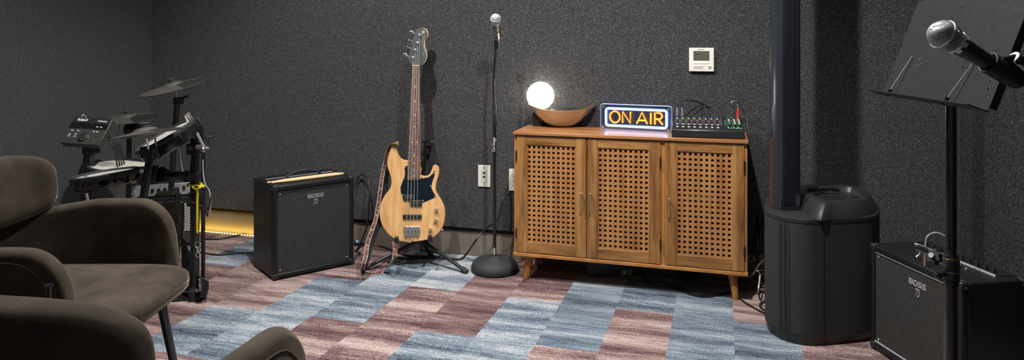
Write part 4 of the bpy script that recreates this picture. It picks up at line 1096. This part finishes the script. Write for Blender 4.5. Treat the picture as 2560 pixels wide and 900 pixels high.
# module
mc = pt(216, 327, 3.3)
xa = V(.99,-.12,-.045).normalized(); yv = V(.026,.085,.108); yv = (yv-xa*yv.dot(xa)).normalized(); za = xa.cross(yv)
MM_ = MO @ Matrix.Translation(mc) @ Matrix((xa, yv, za)).transposed().to_4x4()
md = K('sound_module', B(MM_).box(-.096,.096,-.072,.074,-.034,0), MODU, .006)
B(MM_).box(-.094,.094,-.070,.035,.0,.0014).build('front_panel', MODP, md)
B(MM_).box(-.094,.094,.010,.040,.0012,.0024).build('display_window', BLKG, md)
B(MM_).box(-.094,.094,.040,.073,.0,.0020).build('top_panel', BLK, md)
B(MM_).lathe([(0,0),(.021,0),(.021,.008),(.018,.012),(0,.012)], 32, None, (.005,-.034,.001)).build('dial', NICKEL, md)
for x, y in ((-.068,-.004),(-.038,-.004),(-.070,-.024),(-.040,-.022),(.040,-.004),(.058,-.004),(.045,.022),(.065,.022),(-.07,-.034),(-.04,-.034)):
    B(MM_).box(x-.005,x+.005,y-.003,y+.003,.001,.004).build('button', LGREY, md)
text('Roland', .018, WHITE, md, MM_ @ Matrix.Translation((-.072,.050,.0022)), bold=.0006)
text('V-Drums', .013, WHITE, md, MM_ @ Matrix.Translation((.030,.050,.0022)), bold=.0003)
rod([mc+V(.01,.02,-.04), pt(222,400,3.32), pt(217,440,3.33), pt(215,560,3.33), pt(213, 640, 3.33)], .024, 'rack_post')
clampd(228, 375, 3.32, .06, .04)
K('support_arm', B(MO).tube([pt(206,440,3.33), pt(212,420,3.33), pt(226,410,3.33)], .02, 14), BLK)
# bracket in front of the near pad
K('pad_bracket', B(MO).rings([[pt(x, y, Y_) for x, y in ((188,462),(262,455),(262,470),(232,482),(190,484))] for Y_ in (2.86, 2.90)]), BLK, .004)
K('mounting_rod', B(MO).cyl(pt(214,440,2.84), pt(215,462,2.85), .006, n=12), CHROME); K('mounting_rod', B(MO).cyl(pt(216,482,2.85), pt(222,512,2.86), .006, n=12), CHROME)
K('wing_knob', B(MO).cyl(pt(186,474,2.85), pt(205,470,2.85), .008, n=10).cyl(pt(186,474,2.85), pt(192,482,2.85), .006, n=8), BLKG)
K('pad_underside', B(MO).cyl(pt(345,440,3.2), pt(395,436,3.22), .042, n=24), BLK, .006)
# rails
rod([pt(330,440,3.36), pt(400,438,3.28), pt(487,440,3.234)], .020, 'rack_tube')
rod([pt(345,503,3.05), pt(487,496,3.234)], .019, 'rack_tube')
clampd(407, 440, 3.27, .06, .05); clampd(468, 441, 3.24, .03, .05)
clampd(440, 498, 3.16, .022, .05)
rod([pt(404,425,3.27), pt(410,432,3.26)], .02, 'rack_tube')
# kick tower and pedal
K('kick_pad', B(MO).sell(pt(420,545,3.42), (.075,.03,.13), .5, .6, 32, 16), PARCH)
K('kick_tower', B(MO).tube([pt(438,470,3.44), pt(440,620,3.44), fl(440,716,.02)], .018, 12), BLK)
fo = fl(470, 735)
b = B(MO)
P = [fl(428,742), fl(520,726), fl(514,749), fl(430,756)]
K('pedal_plate', B(MO).rings([[V(p.x,p.y,z) for p in P] for z in (.002,.012)]), BLK, .003)
K('pedal_frame', B(MO).rings([[pt(x, y, Y_) for x, y in ((452,590),(462,600),(478,640),(498,690),(522,708),(522,722),(512,746),(500,750),(498,738),(455,728))] for Y_ in (3.33, 3.36)]), BLK, .004)
K('pedal_frame', B(MO).rings([[pt(x, y, Y_) for x, y in ((500,690),(522,702),(522,716),(512,742),(499,746))] for Y_ in (3.21, 3.33)]), BLK, .004)
sp_ = pt(500.5, 712, 3.205); P = []
for k in range(60): P.append(sp_+V(.006*math.cos(k*PI/4), .006*math.sin(k*PI/4), .028-k*.00095))
K('spring', B(MO).tube(P, .0013, 5), CHROME)
K('hinge_bar', B(MO).cyl(pt(460,730,3.3), pt(498,727,3.22), .006, n=10), CHROME)
# kit cables (hang on the rack)
def wire(name, label, P, r=.0028, mat=BLK, sm=8):
    P = [Vector(p) for p in P]; c = Vector(P[0]); base = V(c.x, c.y, 0)
    return tag_c(B(off(base)).tube(P, r, 8, smooth=sm).build(name, mat), base, label)
def tag_c(o, base, label):
    o.location = cw(*base); o.rotation_euler = (0,0,TH); tag(o, label, 'cable'); return o
for k in range(4):
    wire('drum_cable', 'one of the black cable bundle arching down from the drum module', [pt(258+k*2,349-k*2,3.3+k*.02), pt(274+k*4,356-k*3,3.3+k*.02), pt(285+k*5,372-k*2,3.3+k*.02), pt(290+k*6,396,3.32+k*.02), pt(296+k*6,432,3.32+k*.02)], .0034)['group'] = 'drum module cable bundle'
wire('drum_cable', 'thin black cable looping above the drum module', [pt(203,296,3.3), pt(206,289,3.3), pt(210,287,3.31), pt(216,297,3.32)], .0022, GREYC)
wire('drum_cable', 'thin cable hanging left of the crash cymbal pole', [pt(300,310,3.4), pt(296,330,3.4), pt(290,352,3.4)], .0018)
wire('drum_cable', 'thin grey cable dropping between snare pad and rack post', [pt(446,365,3.3), pt(452,400,3.32), pt(458,432,3.3)], .0018, GREYC)
wire('drum_cable', 'cable loop curving over the lower rack tube to the post', [pt(425,530,3.12), pt(440,512,3.10), pt(462,505,3.12), pt(490,508,3.19), pt(512,520,3.24), pt(519,540,3.26)], .0045, BLKG)
wire('drum_cable', 'grey cable tail hanging right of the rack post', [pt(507,400,3.3), pt(508,430,3.3), pt(513,462,3.29), pt(524,480,3.28), pt(526,515,3.28), pt(523,540,3.28)], .0035, GREYC)
wire('drum_cable', 'second black cable hanging right of the rack post', [pt(503,460,3.28), pt(518,472,3.28), pt(526,490,3.28), pt(524,520,3.27)], .003, BLK)
wire('drum_cable', 'black cable trailing down beside the kick pedal to the floor', [pt(452,590,3.30), pt(458,620,3.30), pt(470,650,3.3), fl(482,690,.004)], .003)
wire('drum_cable', 'thin cable hanging left of the drum module post', [pt(212,355,3.30), pt(212,400,3.30), pt(206,435,3.28), pt(204,480,3.28)], .0022)

# coiled lanyard
c = pt(493, 468, 3.20); ly = cthing('coiled_lanyard', 'yellow coiled lanyard with key ring hanging from the drum rack post', 'lanyard', (c.x, c.y, 0)); ML = off((c.x, c.y, 0))
P = [V(pA.x+.031*math.cos(a*PI/10), pA.y+.029*math.sin(a*PI/10)-.002, c.z+.003*math.sin(a*.9)) for a in range(20)]
B(ML).tube(P, .0035, 8, closed=True).build('neck_loop', YEL, ly)
B(ML).tube([pt(481,467,3.195), pt(488,473,3.19), pt(496,470,3.19), pt(505,466,3.20)], .005, 10, smooth=4).sell(tuple(pt(507,466,3.2)), (.008,.008,.008), 1,1,12,8).build('loop_clip', YEL, ly)
P = []; n_ = 520; zt_ = pt(493,474,3.19).z; zb_ = pt(494,582,3.19).z; x0_ = pt(493,474,3.19).x
for k in range(n_+1): P.append(V(x0_+.0042*math.cos(k*PI/5), 3.19+.0042*math.sin(k*PI/5), zt_+(zb_-zt_)*k/n_))
B(ML).tube(P, .0016, 4).build('coil', YEL, ly)
B(ML).tube([V(x0_,3.19,zb_), pt(494,604,3.19)], .0014, 6).build('cord_end', BLKR, ly)
rc = pt(494,611.5,3.19); B(ML).tube([rc+V(.0125*math.cos(a*PI/12),0,.0125*math.sin(a*PI/12)) for a in range(24)], .0014, 8, closed=True).build('key_ring', CHROME, ly)
B(ML).tube([pt(494,618,3.188), pt(494,630,3.188)], .004, 10).tube([pt(494,630,3.188),pt(490,634,3.188),pt(491,642,3.188),pt(497,643,3.188),pt(499,634,3.188),pt(495,630,3.188)], .0018, 8, smooth=3).build('swivel_clip', CHROME, ly)

# ================================================================== FLOOR CABLES
def fc(label, pts, r=.004, mat=BLK, z=None):
    P = []
    for p in pts:
        if isinstance(p, Vector): P.append(p)
        else: P.append(fl(p[0], p[1], (p[2] if len(p) > 2 else r+.0005)))
    base = V(P[0].x, P[0].y, 0)
    o = B(off(base)).tube(P, r, 8, smooth=8).build('floor_cable', mat); o.location = cw(*base); o.rotation_euler = (0,0,TH)
    return tag(o, label, 'cable')
fc('black cable curving on the carpet just below the light strip', [(505,585),(506,594),(520,598),(560,596),(600,587),(632,583),(660,584)], .005)
fc('black cable lying on the blue carpet left of the bass amplifier', [(470,628),(500,631),(545,637),(580,634),(620,631),(650,632)], .0045)
fc('cable from the wall plate sagging past the microphone stand to the carpet', [V(-.0,3.885,.36)+V(.015,0,0), pt(1262,490,3.80), pt(1250,530,3.78), pt(1240,553,3.77), pt(1226,563,3.77), pt(1205,580,3.78), pt(1185,608,3.76), (1165,636,.02), (1148,648), (1105,646), (1060,644), (1020,646), (985,644)], .0055)
fc('black cable coil on the carpet behind the guitar stand', [(985,622),(1000,614),(1040,622),(1075,628),(1104,634),(1100,640),(1060,641),(1015,638),(960,618),(925,612),(905,614),(888,628)], .005)
fc('black cable rising behind the bass amplifier against the baseboard', [V(-.90,4.085,.35), V(-.885,4.085,.40), V(-.85,4.07,.42), V(-.81,4.03,.39), V(-.80,3.99,.30), V(-.81,3.97,.15), V(-.86,3.97,.02)], .0045)
fc('thick black cable winding across the carpet under the sideboard', [(1600,672,.006),(1608,680),(1618,700),(1632,708),(1668,712),(1700,724),(1735,737),(1770,738),(1806,734),(1850,725),(1880,712),(1893,690,.03),pt(1896,655,3.4),pt(1899,600,3.42),pt(1893,520,3.5)], .006, BLKG)
fc('second black cable looping on the carpet under the sideboard', [(1694,716),(1712,722),(1738,738),(1760,742),(1800,738)], .004, BLKG)
fc('black cable on the carpet beneath the left end of the sideboard', [(1362,650),(1380,662),(1402,667),(1425,655),(1440,648)], .0045)
fc('black cable running from the sideboard leg to the loudspeaker base', [(1848,746),(1868,760),(1895,775),(1925,790)], .0042, BLKG)
fc('short cable loop beside the loudspeaker base', [(1922,752),(1905,756),(1900,766),(1912,776),(1925,778)], .005)
fc('white cable hooked beside the right end of the sideboard', [pt(1886,680,3.30), pt(1893,677,3.30), pt(1899,684,3.30), pt(1899,700,3.28), pt(1896,722,3.22), (1897,731,.004), (1908,736,.004), (1916,745,.004)], .0035, WCAB)
fc('grey cable bowing from under the sideboard to the loudspeaker', [pt(1850,692,3.33), pt(1870,692,3.30), pt(1884,684,3.28), pt(1896,664,3.28), pt(1910,650,3.30)], .0045, flat('dkgrey_cable',(.06,.06,.062),.4))
for k, (r_, zc_) in enumerate(((.055,.05),(.062,.085),(.05,.12))):
    c = pt(1908, 650, 3.36); P = [V(c.x+r_*math.cos(a*PI/12), c.y+.02*math.sin(a*PI/12)+k*.02, zc_+.045*math.sin(a*PI/12)) for a in range(25)]
    fc(['lowest','middle','topmost'][k]+' loop of coiled black cable between sideboard and loudspeaker', P, .0045, BLK)
t = cthing('power_brick', 'black power adapter on the carpet under the right half of the sideboard', 'power adapter', fl(1690,700), -8)
B().box(0,.11,0,.05,.0005,.030).build('housing', BLK, t, bev=.005)
B().tube([(.11,.025,.015),(.15,.03,.006),(.22,.02,.005),(.30,.05,.005)], .003, 8, smooth=6).build('lead', BLK, t)

# ================================================================== LIGHT
def spot(name, c, e, ang, target=None, blend=.6, col=(1,.95,.88), r=.05):
    l = bpy.data.lights.new(name, 'SPOT'); l.energy = e; l.spot_size = math.radians(ang); l.spot_blend = blend; l.color = col; l.shadow_soft_size = r
    o = bpy.data.objects.new(name, l); COL.objects.link(o); o.location = cw(*c)
    tg = Vector(cw(*(target or (c[0], c[1], 0)))); o.rotation_euler = (tg-o.location).to_track_quat('-Z', 'Y').to_euler(); return o
spot('ceiling_downlight', (-.83, 2.80, 2.65), 235, 140, col=(1,.97,.93), r=.035)
spot('ceiling_downlight', (.31, 2.08, 2.65), 290, 128, (.85, 2.45, 0), .8, col=(1,.97,.93), r=.035)
spot('ceiling_downlight', (-1.75, 2.2, 2.65), 85, 120, col=(1,.97,.93), r=.035)
spot('ceiling_downlight', (1.30, 1.5, 2.65), 16, 120, col=(1,.97,.93), r=.035)
al = bpy.data.lights.new('ceiling_fill', 'AREA'); al.shape = 'RECTANGLE'; al.size = 2.6; al.size_y = 1.6; al.energy = 5; al.color = (.97,.98,1)  # unseen soft fill added below the ceiling, no panel fixture
ao = bpy.data.objects.new('ceiling_fill', al); COL.objects.link(ao); ao.location = cw(0, 2.2, 2.7)
W = bpy.data.worlds.new('room_light'); SC.world = W; W.use_nodes = True
W.node_tree.nodes['Background'].inputs[0].default_value = (.96,.98,1,1); W.node_tree.nodes['Background'].inputs[1].default_value = .12

# ================================================================== CAMERA
cam = bpy.data.cameras.new('camera'); co = bpy.data.objects.new('camera', cam); COL.objects.link(co)
cam.sensor_width = 36; cam.lens = 36*F/2560; cam.shift_y = -(450-HY)/2560
co.location = (CAMX, CAMY, CZ); co.rotation_euler = (PI/2, 0, TH); SC.camera = co
cam.clip_start = .05
vs = SC.view_settings; vs.view_transform = 'Standard'; vs.look = 'None'; vs.gamma = 1; vs.exposure = .0; vs.use_curve_mapping = False
